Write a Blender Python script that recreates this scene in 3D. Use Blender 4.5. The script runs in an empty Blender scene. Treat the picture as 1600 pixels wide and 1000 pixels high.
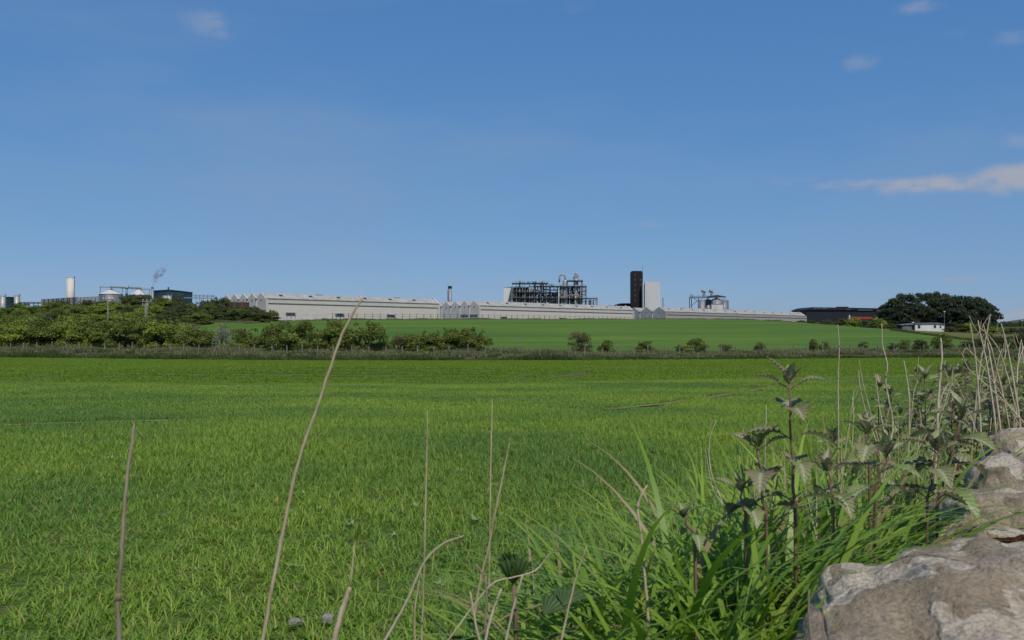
import bpy, math, random
import numpy as np
from mathutils import Vector, Matrix, noise as mnoise

R = math.radians
rng = random.Random(7)
nrg = np.random.default_rng(11)
scene = bpy.context.scene
COL = scene.collection

# ------------------------------------------------------------------ camera
CAMZ = 2.0
F = 1400.0                       # focal length in photo pixels (1600 wide)
HOR = 520.0                      # row of the horizon in the photo
cam_data = bpy.data.cameras.new('camera')
cam = bpy.data.objects.new('camera', cam_data)
COL.objects.link(cam)
cam.location = (0, 0, CAMZ)
cam.rotation_euler = (R(90) + math.atan((HOR - 500) / F), 0, 0)
cam_data.sensor_width = 36.0
cam_data.lens = 36.0 * F / 1600.0
cam_data.clip_start = 0.05
cam_data.clip_end = 20000
cam_data.dof.use_dof = True
cam_data.dof.focus_distance = 7.0
cam_data.dof.aperture_fstop = 13.0
scene.camera = cam

# ------------------------------------------------------------------ light
SUN_EL, SUN_AZ = 53.0, 162.0     # azimuth clockwise from +Y (view direction)
sun_dir = Vector((math.sin(R(SUN_AZ)) * math.cos(R(SUN_EL)), math.cos(R(SUN_AZ)) * math.cos(R(SUN_EL)), math.sin(R(SUN_EL))))
sl = bpy.data.lights.new('sun', 'SUN')
sl.energy = 3.5
sl.angle = R(0.53)
sl.color = (1.0, 0.93, 0.83)
sun = bpy.data.objects.new('sun', sl)
COL.objects.link(sun)
sun.rotation_euler = (-sun_dir).to_track_quat('-Z', 'Y').to_euler()
sun.location = (20, -20, 40)

world = bpy.data.worlds.new('World')
scene.world = world
world.use_nodes = True
SKY_STRENGTH = 0.070
EXPOSURE = 0.0


def build_world():
    nt = world.node_tree
    nt.nodes.clear()
    N, L = nt.nodes, nt.links
    out = N.new('ShaderNodeOutputWorld')
    bg = N.new('ShaderNodeBackground')
    L.new(bg.outputs[0], out.inputs[0])
    bg.inputs[1].default_value = SKY_STRENGTH
    sky = N.new('ShaderNodeTexSky')
    sky.sky_type = 'NISHITA'
    sky.sun_disc = False
    sky.sun_elevation = R(SUN_EL)
    sky.sun_rotation = R(SUN_AZ)
    sky.altitude = 30
    sky.air_density = 1.0
    sky.dust_density = 0.15
    sky.ozone_density = 3.0
    tc = N.new('ShaderNodeTexCoord')
    D = tc.outputs['Generated']

    def math_(op, a, b=None, clamp=False):
        m = N.new('ShaderNodeMath'); m.operation = op; m.use_clamp = clamp
        for i, v in enumerate((a, b)):
            if v is None: continue
            if isinstance(v, (int, float)): m.inputs[i].default_value = v
            else: L.new(v, m.inputs[i])
        return m.outputs[0]

    def vmath(op, a, b):
        m = N.new('ShaderNodeVectorMath'); m.operation = op
        L.new(a, m.inputs[0])
        m.inputs[1].default_value = b
        return m.outputs['Value'] if op in ('LENGTH', 'DOT_PRODUCT') else m.outputs['Vector']

    def noise(vec, scale, detail, rough, sc):
        v = vmath('MULTIPLY', vec, sc)
        n = N.new('ShaderNodeTexNoise')
        n.inputs['Scale'].default_value = scale
        n.inputs['Detail'].default_value = detail
        n.inputs['Roughness'].default_value = rough
        L.new(v, n.inputs['Vector'])
        return n.outputs['Fac']

    def smooth(v, a, b):
        m = N.new('ShaderNodeMapRange'); m.interpolation_type = 'SMOOTHSTEP'
        m.inputs['From Min'].default_value = a; m.inputs['From Max'].default_value = b
        L.new(v, m.inputs['Value'])
        return m.outputs['Result']

    # small fair-weather clouds, each a soft ellipsoid of directions broken up by noise
    clouds = [(318, 32, 46, 34, 0.42), (338, 52, 30, 14, 0.36), (1345, 96, 32, 18, 0.45), (1440, 8, 46, 14, 0.5), (1590, 55, 36, 16, 0.38),
              (1490, 50, 26, 11, 0.22), (1390, 289, 150, 15, 0.85), (1490, 286, 160, 19, 1.0), (1610, 276, 120, 30, 1.3), (1243, 284, 56, 13, 0.42),
              (1592, 220, 36, 20, 0.4), (1020, 351, 50, 9, 0.32), (1500, 434, 60, 8, 0.4), (1590, 495, 60, 11, 1.1),
              (560, 392, 160, 22, 0.22), (900, 10, 40, 16, 0.22), (890, 380, 50, 7, 0.15),
              (2100, 240, 240, 40, 0.9), (2500, 60, 200, 60, 0.9), (-400, 200, 260, 50, 0.8), (-900, 40, 200, 50, 0.8)]
    warp = N.new('ShaderNodeTexNoise')
    warp.inputs['Scale'].default_value = 26.0; warp.inputs['Detail'].default_value = 5
    L.new(D, warp.inputs['Vector'])
    wv = N.new('ShaderNodeVectorMath'); wv.operation = 'MULTIPLY_ADD'
    L.new(warp.outputs['Color'], wv.inputs[0]); wv.inputs[1].default_value = (0.03, 0.03, 0.016)
    L.new(vmath('ADD', D, (-0.015, -0.015, -0.008)), wv.inputs[2])
    DW = wv.outputs[0]
    mask = None
    for px, row, w, h, a in clouds:
        d = Vector(((px - 800) / F, 1.0, (HOR - row) / F))
        l = d.length
        d.normalize()
        v = vmath('SUBTRACT', DW, tuple(d))
        v = vmath('MULTIPLY', v, (F / w * l, F / w * l * 0.6, F / h * l))
        ln = vmath('LENGTH', v, (0, 0, 0))
        m = smooth(ln, 1.25, 0.1)
        m = math_('MULTIPLY', m, a)
        mask = m if mask is None else math_('MAXIMUM', mask, m)
    n1 = noise(D, 22, 8, 0.62, (1, 1, 2.4))
    br = smooth(n1, 0.22, 0.60)
    cm = math_('MULTIPLY', mask, br)
    cm = smooth(cm, 0.03, 1.0)
    # thin high veil of ice cloud everywhere, long and faint
    n2 = noise(vmath('ADD', D, (12.5, 3.7, 7.7)), 2.0, 7, 0.55, (1.0, 1.0, 4.5))
    veil = math_('MULTIPLY', smooth(n2, 0.45, 0.78), 0.42)
    hs = N.new('ShaderNodeHueSaturation')
    hs.inputs['Saturation'].default_value = 1.06
    hs.inputs['Value'].default_value = 1.0
    L.new(sky.outputs[0], hs.inputs['Color'])
    tint = N.new('ShaderNodeMix'); tint.data_type = 'RGBA'; tint.blend_type = 'MULTIPLY'
    tint.inputs['Factor'].default_value = 1.0
    L.new(hs.outputs[0], tint.inputs[6])
    tint.inputs[7].default_value = (0.72, 0.98, 1.20, 1)
    # soften the contrast between zenith and horizon, channel by channel
    sp = N.new('ShaderNodeSeparateColor'); L.new(tint.outputs[2], sp.inputs[0])
    cb = N.new('ShaderNodeCombineColor')
    for i, (k_, g_) in enumerate(((1.20, 0.70), (1.98, 0.51), (3.63, 0.38))):
        L.new(math_('MULTIPLY', math_('POWER', sp.outputs[i], g_), k_), cb.inputs[i])
    m1 = N.new('ShaderNodeMix'); m1.data_type = 'RGBA'
    L.new(veil, m1.inputs['Factor']); L.new(cb.outputs[0], m1.inputs[6]); m1.inputs[7].default_value = (3.3, 4.75, 7.1, 1)
    m2 = N.new('ShaderNodeMix'); m2.data_type = 'RGBA'
    L.new(cm, m2.inputs['Factor']); L.new(m1.outputs[2], m2.inputs[6]); m2.inputs[7].default_value = (4.9, 5.4, 6.7, 1)
    L.new(m2.outputs[2], bg.inputs[0])


build_world()
vs = scene.view_settings
vs.view_transform = 'Standard'
vs.look = 'None'
vs.exposure = EXPOSURE
vs.gamma = 1.0
vs.use_curve_mapping = False
scene.render.engine = 'CYCLES'
scene.cycles.use_denoising = True
scene.cycles.max_bounces = 6
scene.cycles.diffuse_bounces = 3
scene.cycles.glossy_bounces = 2
scene.cycles.transmission_bounces = 4
scene.cycles.transparent_max_bounces = 6
scene.cycles.volume_bounces = 0


# ================================================================== helpers
def lerp_tab(v, tab):
    if v <= tab[0][0]: return tab[0][1]
    for (a, fa), (b, fb) in zip(tab, tab[1:]):
        if v <= b:
            t = (v - a) / (b - a)
            return fa + (fb - fa) * t
    return tab[-1][1]


def sstep(a, b, x):
    t = min(1.0, max(0.0, (x - a) / (b - a)))
    return t * t * (3 - 2 * t)


WDIR = Vector((0.558, 0.830))            # direction of the roadside wall
WNOR = Vector((-0.830, 0.558))           # to its field side
WL0 = Vector((0.433, 1.167))             # a point on its field-side edge


def wall_sp(x, y):
    v = Vector((x, y)) - WL0
    return v.dot(WDIR), v.dot(WNOR)


def wall_xy(s, p):
    v = WL0 + WDIR * s + WNOR * p
    return v.x, v.y


ZTAB = [(-100, 0.0), (4, 0.0), (16, -0.02), (30, -0.35), (50, -0.95), (75, -1.5), (100, -1.85), (125, -2.15), (148, -2.45), (165, -2.35), (180, -2.0),
        (215, -0.9), (250, 0.7), (290, 2.7), (330, 4.6), (365, 6.2), (400, 7.5), (440, 8.6), (480, 9.1), (520, 9.3), (700, 9.4), (6000, 9.4)]


def base_z(y):
    # smoothed table
    return (lerp_tab(y - 0.06 * abs(y), ZTAB) + 2 * lerp_tab(y, ZTAB) + lerp_tab(y + 0.06 * abs(y), ZTAB)) / 4


def bank_off(x):
    """how far the bank behind the crop bends away from a straight line"""
    return -6.0 + 19.0 * sstep(8, 95, abs(x + 10)) + 1.2 * math.sin(x * 0.05)


def terrain(x, y):
    z = base_z(y)
    # right side falls away towards the bungalow
    z -= 6.0 * sstep(105, 195, x) * sstep(230, 380, y) * (1 - sstep(470, 600, y))
    z -= 3.2 * sstep(190, 300, x) * sstep(300, 380, y) * (1 - sstep(800, 1400, y))
    # scrubby mound on the left
    k = -x / max(y, 1.0)
    z += 4.0 * (1 - 0.45 * sstep(0.49, 0.56, k)) * sstep(0.345, 0.43, k) * sstep(180, 255, y) * (1 - sstep(330, 460, y))
    z += 2.0 * sstep(0.26, 0.33, k) * sstep(335, 385, y) * (1 - sstep(400, 470, y))
    if 120 < y < 230:
        yo = y - bank_off(x)
        z += (0.30 + 0.35 * sstep(30, -40, x)) * sstep(148, 156, yo) * (1 - sstep(163, 176, yo))
    # gentle roll of the near field
    w = sstep(16, 45, y) * (1 - sstep(85, 125, y))
    z += w * (0.34 * math.sin(x * 0.05 + 0.9 + y * 0.02) * math.sin(y * 0.075 + 0.4) + 0.20 * math.sin(y * 0.16 - x * 0.03))
    if y < 400:
        s, p = wall_sp(x, y)
        m = 1 - sstep(0.15, 3.1, p)
        z += 1.22 * m * (1 - sstep(60, 140, y))
        if p < -0.7:
            z -= 0.25 * sstep(0.7, 1.0, -p) * (1 - sstep(60, 140, y))
    return z


def P(px, row, d):
    return Vector(((px - 800) / F * d, d, CAMZ + (HOR - row) / F * d))


def X(px, d): return (px - 800) / F * d
def Z(row, d): return CAMZ + (HOR - row) / F * d


class MB:
    def __init__(self):
        self.v, self.f = [], []

    def add(self, vs, fs):
        o = len(self.v)
        self.v += [tuple(p) for p in vs]
        self.f += [tuple(i + o for i in f) for f in fs]
        return self

    def box(self, x0, x1, y0, y1, z0, z1):
        vs = [(x0, y0, z0), (x1, y0, z0), (x1, y1, z0), (x0, y1, z0), (x0, y0, z1), (x1, y0, z1), (x1, y1, z1), (x0, y1, z1)]
        return self.add(vs, [(0, 3, 2, 1), (4, 5, 6, 7), (0, 1, 5, 4), (1, 2, 6, 5), (2, 3, 7, 6), (3, 0, 4, 7)])

    def bar(self, a, b, w, h=None):
        a, b = Vector(a), Vector(b)
        h = h or w
        d = (b - a).normalized()
        s = d.cross(Vector((0, 0, 1)))
        if s.length < 1e-3: s = Vector((1, 0, 0))
        s.normalize()
        u = s.cross(d)
        vs = []
        for p in (a, b):
            for i, j in ((-1, -1), (1, -1), (1, 1), (-1, 1)):
                vs.append(p + s * (i * w / 2) + u * (j * h / 2))
        return self.add(vs, [(3, 2, 1, 0), (4, 5, 6, 7), (0, 1, 5, 4), (1, 2, 6, 5), (2, 3, 7, 6), (3, 0, 4, 7)])

    def tube(self, pts, rad, n=8, cap=True):
        pts = [Vector(p) for p in pts]
        if not hasattr(rad, '__len__'): rad = [rad] * len(pts)
        o = len(self.v)
        ref = None
        for i, p in enumerate(pts):
            t = (pts[min(i + 1, len(pts) - 1)] - pts[max(i - 1, 0)]).normalized()
            if ref is None:
                ref = t.cross(Vector((0.31, 0.2, 0.93)))
                if ref.length < 1e-3: ref = t.cross(Vector((1, 0, 0)))
            ref = (ref - t * ref.dot(t)).normalized()
            bi = t.cross(ref)
            for k in range(n):
                a = 2 * math.pi * k / n
                self.v.append(tuple(p + (ref * math.cos(a) + bi * math.sin(a)) * rad[i]))
        for i in range(len(pts) - 1):
            for k in range(n):
                k2 = (k + 1) % n
                self.f.append((o + i * n + k, o + i * n + k2, o + (i + 1) * n + k2, o + (i + 1) * n + k))
        if cap:
            self.f.append(tuple(o + k for k in reversed(range(n))))
            self.f.append(tuple(o + (len(pts) - 1) * n + k for k in range(n)))
        return self

    def lathe(self, x, y, prof, n=20):
        o = len(self.v)
        for r, z in prof:
            for k in range(n):
                a = 2 * math.pi * k / n
                self.v.append((x + r * math.cos(a), y + r * math.sin(a), z))
        for i in range(len(prof) - 1):
            for k in range(n):
                k2 = (k + 1) % n
                self.f.append((o + i * n + k, o + i * n + k2, o + (i + 1) * n + k2, o + (i + 1) * n + k))
        self.f.append(tuple(o + k for k in reversed(range(n))))
        self.f.append(tuple(o + (len(prof) - 1) * n + k for k in range(n)))
        return self

    def mesh(self, name, smooth=False):
        me = bpy.data.meshes.new(name)
        me.from_pydata(self.v, [], self.f)
        if smooth:
            me.polygons.foreach_set('use_smooth', [True] * len(me.polygons))
        me.update()
        return me

    def build(self, name, mat, parent=None, smooth=False):
        return ob(name, self.mesh(name, smooth), mat, parent)


def ob(name, me, mat=None, parent=None):
    o = bpy.data.objects.new(name, me)
    if mat is not None and me is not None and len(me.materials) == 0:
        me.materials.append(mat)
    COL.objects.link(o)
    if parent is not None: o.parent = parent
    return o


def tag(o, label=None, cat=None, group=None, kind=None):
    if label: o['label'] = label
    if cat: o['category'] = cat
    if group: o['group'] = group
    if kind: o['kind'] = kind
    return o


def empty(name, loc=(0, 0, 0), rz=0.0):
    o = bpy.data.objects.new(name, None)
    o.empty_display_size = 0.2
    COL.objects.link(o)
    o.location = loc
    o.rotation_euler = (0, 0, rz)
    return o


def inst(name, me, parent, loc=(0, 0, 0), rot=(0, 0, 0), scl=(1, 1, 1)):
    o = bpy.data.objects.new(name, me)
    COL.objects.link(o)
    o.parent = parent
    o.location = loc; o.rotation_euler = rot; o.scale = scl
    return o


def copy_tree(o, parent=None):
    c = o.copy()
    COL.objects.link(c)
    c.parent = parent
    for ch in list(o.children): copy_tree(ch, c)
    return c


# ------------------------------------------------------------------ materials
class NT:
    def __init__(self, name):
        self.m = bpy.data.materials.new(name)
        self.m.use_nodes = True
        self.nt = self.m.node_tree
        self.N, self.L = self.nt.nodes, self.nt.links
        self.b = self.N['Principled BSDF']
        self.out = self.N['Material Output']
        self._geo = None

    def set(self, sock, v):
        if isinstance(v, (int, float)): sock.default_value = v
        elif isinstance(v, (tuple, list)):
            sock.default_value = v if len(v) == len(sock.default_value) else tuple(v) + (1,)
        else: self.L.new(v, sock)

    def pos(self):
        if self._geo is None: self._geo = self.N.new('ShaderNodeNewGeometry')
        return self._geo.outputs['Position']

    def obj(self):
        return self.N.new('ShaderNodeTexCoord').outputs['Object']

    def vm(self, op, a, b):
        n = self.N.new('ShaderNodeVectorMath'); n.operation = op
        self.set(n.inputs[0], a); self.set(n.inputs[1], b)
        return n.outputs[0]

    def noise(self, vec, scale, detail=4, rough=0.55, sc=None, out='Fac', dist=0.0):
        if sc: vec = self.vm('MULTIPLY', vec, sc)
        n = self.N.new('ShaderNodeTexNoise')
        n.inputs['Scale'].default_value = scale; n.inputs['Detail'].default_value = detail
        n.inputs['Roughness'].default_value = rough; n.inputs['Distortion'].default_value = dist
        self.L.new(vec, n.inputs['Vector'])
        return n.outputs[out]

    def vor(self, vec, scale, feat='F1'):
        n = self.N.new('ShaderNodeTexVoronoi'); n.feature = feat
        n.inputs['Scale'].default_value = scale
        self.L.new(vec, n.inputs['Vector'])
        return n.outputs[0]

    def rng(self, v, a, b, c=0.0, d=1.0, smooth=True):
        n = self.N.new('ShaderNodeMapRange')
        n.interpolation_type = 'SMOOTHSTEP' if smooth else 'LINEAR'
        n.inputs['From Min'].default_value = a; n.inputs['From Max'].default_value = b
        n.inputs['To Min'].default_value = c; n.inputs['To Max'].default_value = d
        self.L.new(v, n.inputs['Value'])
        return n.outputs['Result']

    def math(self, op, a, b):
        n = self.N.new('ShaderNodeMath'); n.operation = op
        self.set(n.inputs[0], a); self.set(n.inputs[1], b)
        return n.outputs[0]

    def mix(self, f, a, b, mode='MIX'):
        n = self.N.new('ShaderNodeMix'); n.data_type = 'RGBA'; n.blend_type = mode
        self.set(n.inputs[0], f); self.set(n.inputs[6], a); self.set(n.inputs[7], b)
        return n.outputs[2]

    def attr(self, name):
        n = self.N.new('ShaderNodeAttribute'); n.attribute_name = name
        return n

    def bump(self, h, strength=0.3, dist=0.02):
        n = self.N.new('ShaderNodeBump')
        n.inputs['Strength'].default_value = strength; n.inputs['Distance'].default_value = dist
        self.L.new(h, n.inputs['Height'])
        self.L.new(n.outputs[0], self.b.inputs['Normal'])

    def fin(self, col=None, rough=0.7, metal=0.0, spec=0.4):
        if col is not None: self.set(self.b.inputs['Base Color'], col)
        self.set(self.b.inputs['Roughness'], rough)
        self.set(self.b.inputs['Metallic'], metal)
        self.b.inputs['Specular IOR Level'].default_value = spec
        return self.m


def simple(name, col, rough=0.7, metal=0.0, var=0.25, scale=1.5, spec=0.4, streak=False):
    t = NT(name)
    n = t.noise(t.obj(), scale, 5, 0.6, (1, 1, 0.12) if streak else None)
    lo = tuple(c * (1 - var) for c in col[:3]); hi = tuple(min(1, c * (1 + var)) for c in col[:3])
    return t.fin(t.mix(t.rng(n, 0.3, 0.7), lo, hi), rough, metal, spec)


def leafy(name, dark, light, rough=0.5, trans=0.25, patch=0.05, patch_col=None, spec=0.35, patch_amt=0.6, dead=None, dead_from=0.9):
    """leaf and blade surfaces: colour varies leaf by leaf and in patches over the ground; some light passes through"""
    t = NT(name)
    a = t.attr('Col')
    sep = t.N.new('ShaderNodeSeparateColor')
    t.L.new(a.outputs['Color'], sep.inputs[0])
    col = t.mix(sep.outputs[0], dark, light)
    if patch_col is not None:
        n = t.noise(t.pos(), patch, 4, 0.6)
        f = t.math('MULTIPLY', t.rng(n, 0.38, 0.62), patch_amt)
        col = t.mix(f, col, patch_col)
    if dead is not None:
        col = t.mix(t.rng(sep.outputs[2], dead_from, dead_from + 0.02), col, dead)
    t.fin(col, rough, 0, spec)
    tr = t.N.new('ShaderNodeBsdfTranslucent')
    tc = t.mix(1.0, col, (1.0, 1.05, 0.55, 1), 'MULTIPLY')
    t.L.new(tc, tr.inputs['Color'])
    mx = t.N.new('ShaderNodeMixShader')
    mx.inputs[0].default_value = trans
    t.L.new(t.b.outputs[0], mx.inputs[1]); t.L.new(tr.outputs[0], mx.inputs[2])
    t.L.new(mx.outputs[0], t.out.inputs['Surface'])
    return t.m


def mat_ground():
    t = NT('rough_ground')
    p = t.pos()
    n = t.noise(p, 0.08, 6, 0.6); n2 = t.noise(p, 1.7, 5, 0.65)
    c = t.mix(t.rng(n, 0.35, 0.65), (0.045, 0.062, 0.018), (0.07, 0.085, 0.028))
    c = t.mix(t.rng(n2, 0.45, 0.75, 0, 0.6), c, (0.075, 0.055, 0.032))
    t.bump(n2, 0.6, 0.08)
    return t.fin(c, 0.95, spec=0.1)


def mat_crop_soil():
    t = NT('crop_soil')
    p = t.pos()
    n = t.noise(p, 6, 6, 0.65)
    n2 = t.noise(p, 0.06, 4, 0.6)
    green = t.mix(t.rng(n2, 0.36, 0.64), (0.070, 0.125, 0.018), (0.085, 0.145, 0.020))
    c = t.mix(t.rng(n, 0.42, 0.66), green, (0.085, 0.065, 0.038))
    t.bump(n, 0.6, 0.05)
    return t.fin(c, 0.95, spec=0.1)


def mat_upper_field():
    t = NT('upper_field_crop')
    p = t.pos()
    n = t.noise(p, 0.018, 6, 0.62, (0.45, 1.8, 1)); n2 = t.noise(p, 0.9, 6, 0.7)
    n3 = t.noise(p, 0.11, 4, 0.6, (0.2, 1, 1))
    c = t.mix(t.rng(n, 0.34, 0.66), (0.062, 0.128, 0.012), (0.128, 0.198, 0.020))
    c = t.mix(t.rng(n3, 0.38, 0.66, 0, 0.7), c, (0.060, 0.125, 0.015))
    c = t.mix(t.rng(n2, 0.35, 0.7, 0, 0.4), c, (0.052, 0.110, 0.012))
    t.bump(n2, 0.7, 0.15)
    return t.fin(c, 0.85, spec=0.15)


def mat_pasture():
    t = NT('dry_pasture')
    p = t.pos()
    n = t.noise(p, 0.06, 5, 0.6); n2 = t.noise(p, 1.1, 6, 0.7)
    c = t.mix(t.rng(n, 0.35, 0.65), (0.115, 0.11, 0.03), (0.15, 0.135, 0.045))
    c = t.mix(t.rng(n2, 0.35, 0.7, 0, 0.4), c, (0.08, 0.09, 0.025))
    t.bump(n2, 0.6, 0.1)
    return t.fin(c, 0.9, spec=0.1)


def mat_stone():
    t = NT('lichen_sandstone')
    p = t.pos()
    warp = t.noise(p, 7, 4, 0.6, out='Color')
    pw = t.vm('ADD', p, t.vm('MULTIPLY', warp, (0.10, 0.10, 0.10)))
    n = t.noise(p, 3.2, 6, 0.62); nf = t.noise(p, 42, 6, 0.72); nm = t.noise(p, 11, 5, 0.65)
    layer = t.noise(p, 5, 5, 0.6, (0.6, 0.6, 5))
    c = t.mix(t.rng(n, 0.35, 0.65), (0.25, 0.195, 0.125), (0.39, 0.32, 0.22))
    c = t.mix(t.rng(layer, 0.48, 0.66, 0, 0.6), c, (0.17, 0.145, 0.115))
    # pale crustose lichen with crisp scalloped edges
    v = t.vor(pw, 5.2)
    li = t.noise(pw, 4.1, 3, 0.55)
    lichen = t.rng(t.math('SUBTRACT', li, t.math('MULTIPLY', v, 0.16)), 0.425, 0.445)
    lc = t.mix(t.rng(nm, 0.3, 0.7), (0.44, 0.375, 0.28), (0.58, 0.51, 0.40))
    lc = t.mix(t.rng(nf, 0.52, 0.7, 0, 0.6), lc, (0.22, 0.205, 0.17))
    c = t.mix(t.math('MULTIPLY', lichen, 0.9), c, lc)
    # small white spots and ochre flecks
    sp = t.rng(t.vor(pw, 34), 0.2, 0.12)
    c = t.mix(t.math('MULTIPLY', sp, t.rng(nm, 0.5, 0.6, 0, 0.8)), c, (0.5, 0.5, 0.47))
    oc = t.rng(t.noise(p, 19, 3, 0.5), 0.66, 0.72, 0, 0.6)
    c = t.mix(oc, c, (0.30, 0.18, 0.05))
    # dark grime
    gr = t.rng(t.noise(p, 6.5, 8, 0.75), 0.54, 0.66, 0, 0.85)
    c = t.mix(gr, c, (0.075, 0.062, 0.05))
    # fine speckle
    c = t.mix(t.rng(t.noise(p, 150, 4, 0.7), 0.42, 0.62, 0, 0.5), c, (0.09, 0.08, 0.065))
    h = t.math('ADD', t.math('ADD', t.math('MULTIPLY', nf, 0.35), t.math('MULTIPLY', nm, 0.9)), t.math('MULTIPLY', lichen, 0.12))
    t.bump(h, 1.0, 0.022)
    return t.fin(c, 0.9, spec=0.2)


def mat_cladding(name, a, b, rough=0.65):
    t = NT(name)
    p = t.obj()
    n = t.noise(p, 0.25, 5, 0.6); st = t.noise(p, 0.9, 5, 0.65, (1, 1, 0.08))
    c = t.mix(t.rng(n, 0.35, 0.65), a, b)
    c = t.mix(t.rng(st, 0.5, 0.78, 0, 0.3), c, tuple(x * 0.75 for x in a))
    return t.fin(c, rough, spec=0.25)


def mat_sheet_roof():
    t = NT('fibre_cement_roof')
    p = t.obj()
    n = t.noise(p, 0.3, 5, 0.65); st = t.noise(p, 0.8, 5, 0.7, (1.6, 0.15, 0.15))
    c = t.mix(t.rng(n, 0.3, 0.7), (0.27, 0.265, 0.245), (0.40, 0.39, 0.365))
    c = t.mix(t.rng(st, 0.5, 0.72, 0, 0.6), c, (0.17, 0.165, 0.15))
    return t.fin(c, 0.8, spec=0.2)


def mat_stem(name, a, b, scale=40):
    t = NT(name)
    p = t.obj()
    n = t.noise(p, scale, 4, 0.6, (1, 1, 0.35)); n2 = t.noise(p, scale * 4, 3, 0.6, (1, 1, 0.1))
    c = t.mix(t.rng(n, 0.32, 0.68), a, b)
    c = t.mix(t.rng(n2, 0.5, 0.75, 0, 0.45), c, tuple(x * 0.5 for x in a))
    return t.fin(c, 0.75, spec=0.25)


def mat_smoke():
    t = NT('smoke_volume')
    t.N.remove(t.b)
    v = t.N.new('ShaderNodeVolumePrincipled')
    v.inputs['Color'].default_value = (0.55, 0.56, 0.60, 1)
    p = t.obj()
    n = t.noise(p, 0.42, 5, 0.65, dist=0.6)
    t.L.new(t.math('MULTIPLY', t.rng(n, 0.44, 0.64), 0.6), v.inputs['Density'])
    t.L.new(v.outputs[0], t.out.inputs['Volume'])
    return t.m


M = {}
M['ground'] = mat_ground()
M['soil'] = mat_crop_soil()
M['upper'] = mat_upper_field()
M['pasture'] = mat_pasture()
M['stone'] = mat_stone()
M['crop'] = leafy('crop_blade', (0.140, 0.255, 0.028), (0.390, 0.520, 0.085), 0.5, 0.42, 0.11, (0.095, 0.215, 0.055), spec=0.18, patch_amt=0.7, dead=(0.42, 0.37, 0.13), dead_from=0.93)
M['crop_far'] = leafy('crop_blade_far', (0.145, 0.245, 0.028), (0.250, 0.355, 0.048), 0.6, 0.38, 0.05, (0.180, 0.275, 0.040), patch_amt=0.6, spec=0.1)
M['verge'] = leafy('verge_blade', (0.130, 0.250, 0.022), (0.380, 0.500, 0.075), 0.42, 0.45, 1.2, (0.140, 0.280, 0.045), spec=0.35, patch_amt=0.5, dead=(0.36, 0.28, 0.15), dead_from=0.90)
M['verge_dry'] = leafy('yellowish_blade', (0.16, 0.24, 0.04), (0.40, 0.42, 0.14), 0.5, 0.4, spec=0.25, dead=(0.46, 0.38, 0.23), dead_from=0.70)
M['rough'] = leafy('rough_grass_blade', (0.095, 0.125, 0.045), (0.270, 0.265, 0.125), 0.7, 0.3, 0.10, (0.090, 0.120, 0.045), spec=0.1, patch_amt=0.75, dead=(0.44, 0.38, 0.28), dead_from=0.78)
M['rough_green'] = leafy('bank_grass_blade', (0.060, 0.100, 0.022), (0.115, 0.160, 0.045), 0.7, 0.2, 0.10, (0.045, 0.075, 0.024), spec=0.1, patch_amt=0.75, dead=(0.20, 0.17, 0.10), dead_from=0.93)
M['hawthorn'] = leafy('hawthorn_leaf', (0.062, 0.090, 0.016), (0.205, 0.250, 0.044), 0.5, 0.22, spec=0.25)
M['gorse'] = leafy('bright_shrub_leaf', (0.095, 0.135, 0.018), (0.290, 0.355, 0.050), 0.5, 0.22, spec=0.25)
M['blossom'] = leafy('pale_shrub_leaf', (0.11, 0.12, 0.07), (0.34, 0.34, 0.26), 0.6, 0.2, spec=0.2)
M['brown_shrub'] = leafy('brown_shrub_leaf', (0.075, 0.075, 0.030), (0.190, 0.165, 0.075), 0.6, 0.2, spec=0.2)
M['dark_shrub'] = leafy('dull_shrub_leaf', (0.045, 0.062, 0.022), (0.120, 0.145, 0.045), 0.6, 0.2, spec=0.2)
M['pine'] = leafy('pine_needle', (0.018, 0.028, 0.013), (0.055, 0.072, 0.030), 0.6, 0.12, spec=0.2)
M['bark'] = mat_stem('bark', (0.035, 0.028, 0.02), (0.075, 0.06, 0.045), 3)
M['nettle'] = None
M['wall_panel'] = mat_cladding('rendered_panel', (0.54, 0.50, 0.44), (0.58, 0.54, 0.475))
M['band'] = mat_cladding('eaves_band', (0.50, 0.465, 0.41), (0.54, 0.505, 0.45))
M['shaded_panel'] = mat_cladding('shaded_panel', (0.34, 0.32, 0.29), (0.375, 0.355, 0.32))  # darker copy of the wall panel, cloud shadow put into the colour
M['shaded_band'] = mat_cladding('shaded_band', (0.33, 0.31, 0.28), (0.36, 0.34, 0.31))  # eaves band darkened the same way for cloud shadow
M['gable'] = mat_cladding('gable_render', (0.50, 0.475, 0.435), (0.58, 0.555, 0.51))
M['gable_dark'] = mat_cladding('gable_shaded_grey', (0.27, 0.275, 0.28), (0.34, 0.345, 0.345))  # gable tone darkened for cloud shadow; also colours the loading canopies
M['roof'] = mat_sheet_roof()
M['white'] = simple('white_cladding', (0.52, 0.51, 0.50), 0.5, var=0.05, scale=0.3, streak=True)
M['white2'] = simple('white_render', (0.62, 0.62, 0.58), 0.7, var=0.08, scale=0.6, streak=True)
M['black'] = simple('black_cladding', (0.012, 0.011, 0.012), 0.6, var=0.25, scale=0.4, streak=True, spec=0.25)
M['navy'] = simple('dark_slate_cladding', (0.016, 0.017, 0.024), 0.6, var=0.2, scale=0.3, spec=0.25)
M['steel'] = simple('galvanised_steel', (0.21, 0.22, 0.225), 0.6, 0.2, var=0.3, scale=2.0)
M['dark_steel'] = simple('dark_steel', (0.055, 0.06, 0.065), 0.55, 0.4, var=0.35, scale=1.5)
M['rust'] = simple('rusty_steel', (0.11, 0.07, 0.05), 0.8, 0.1, var=0.35, scale=1.5)
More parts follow.
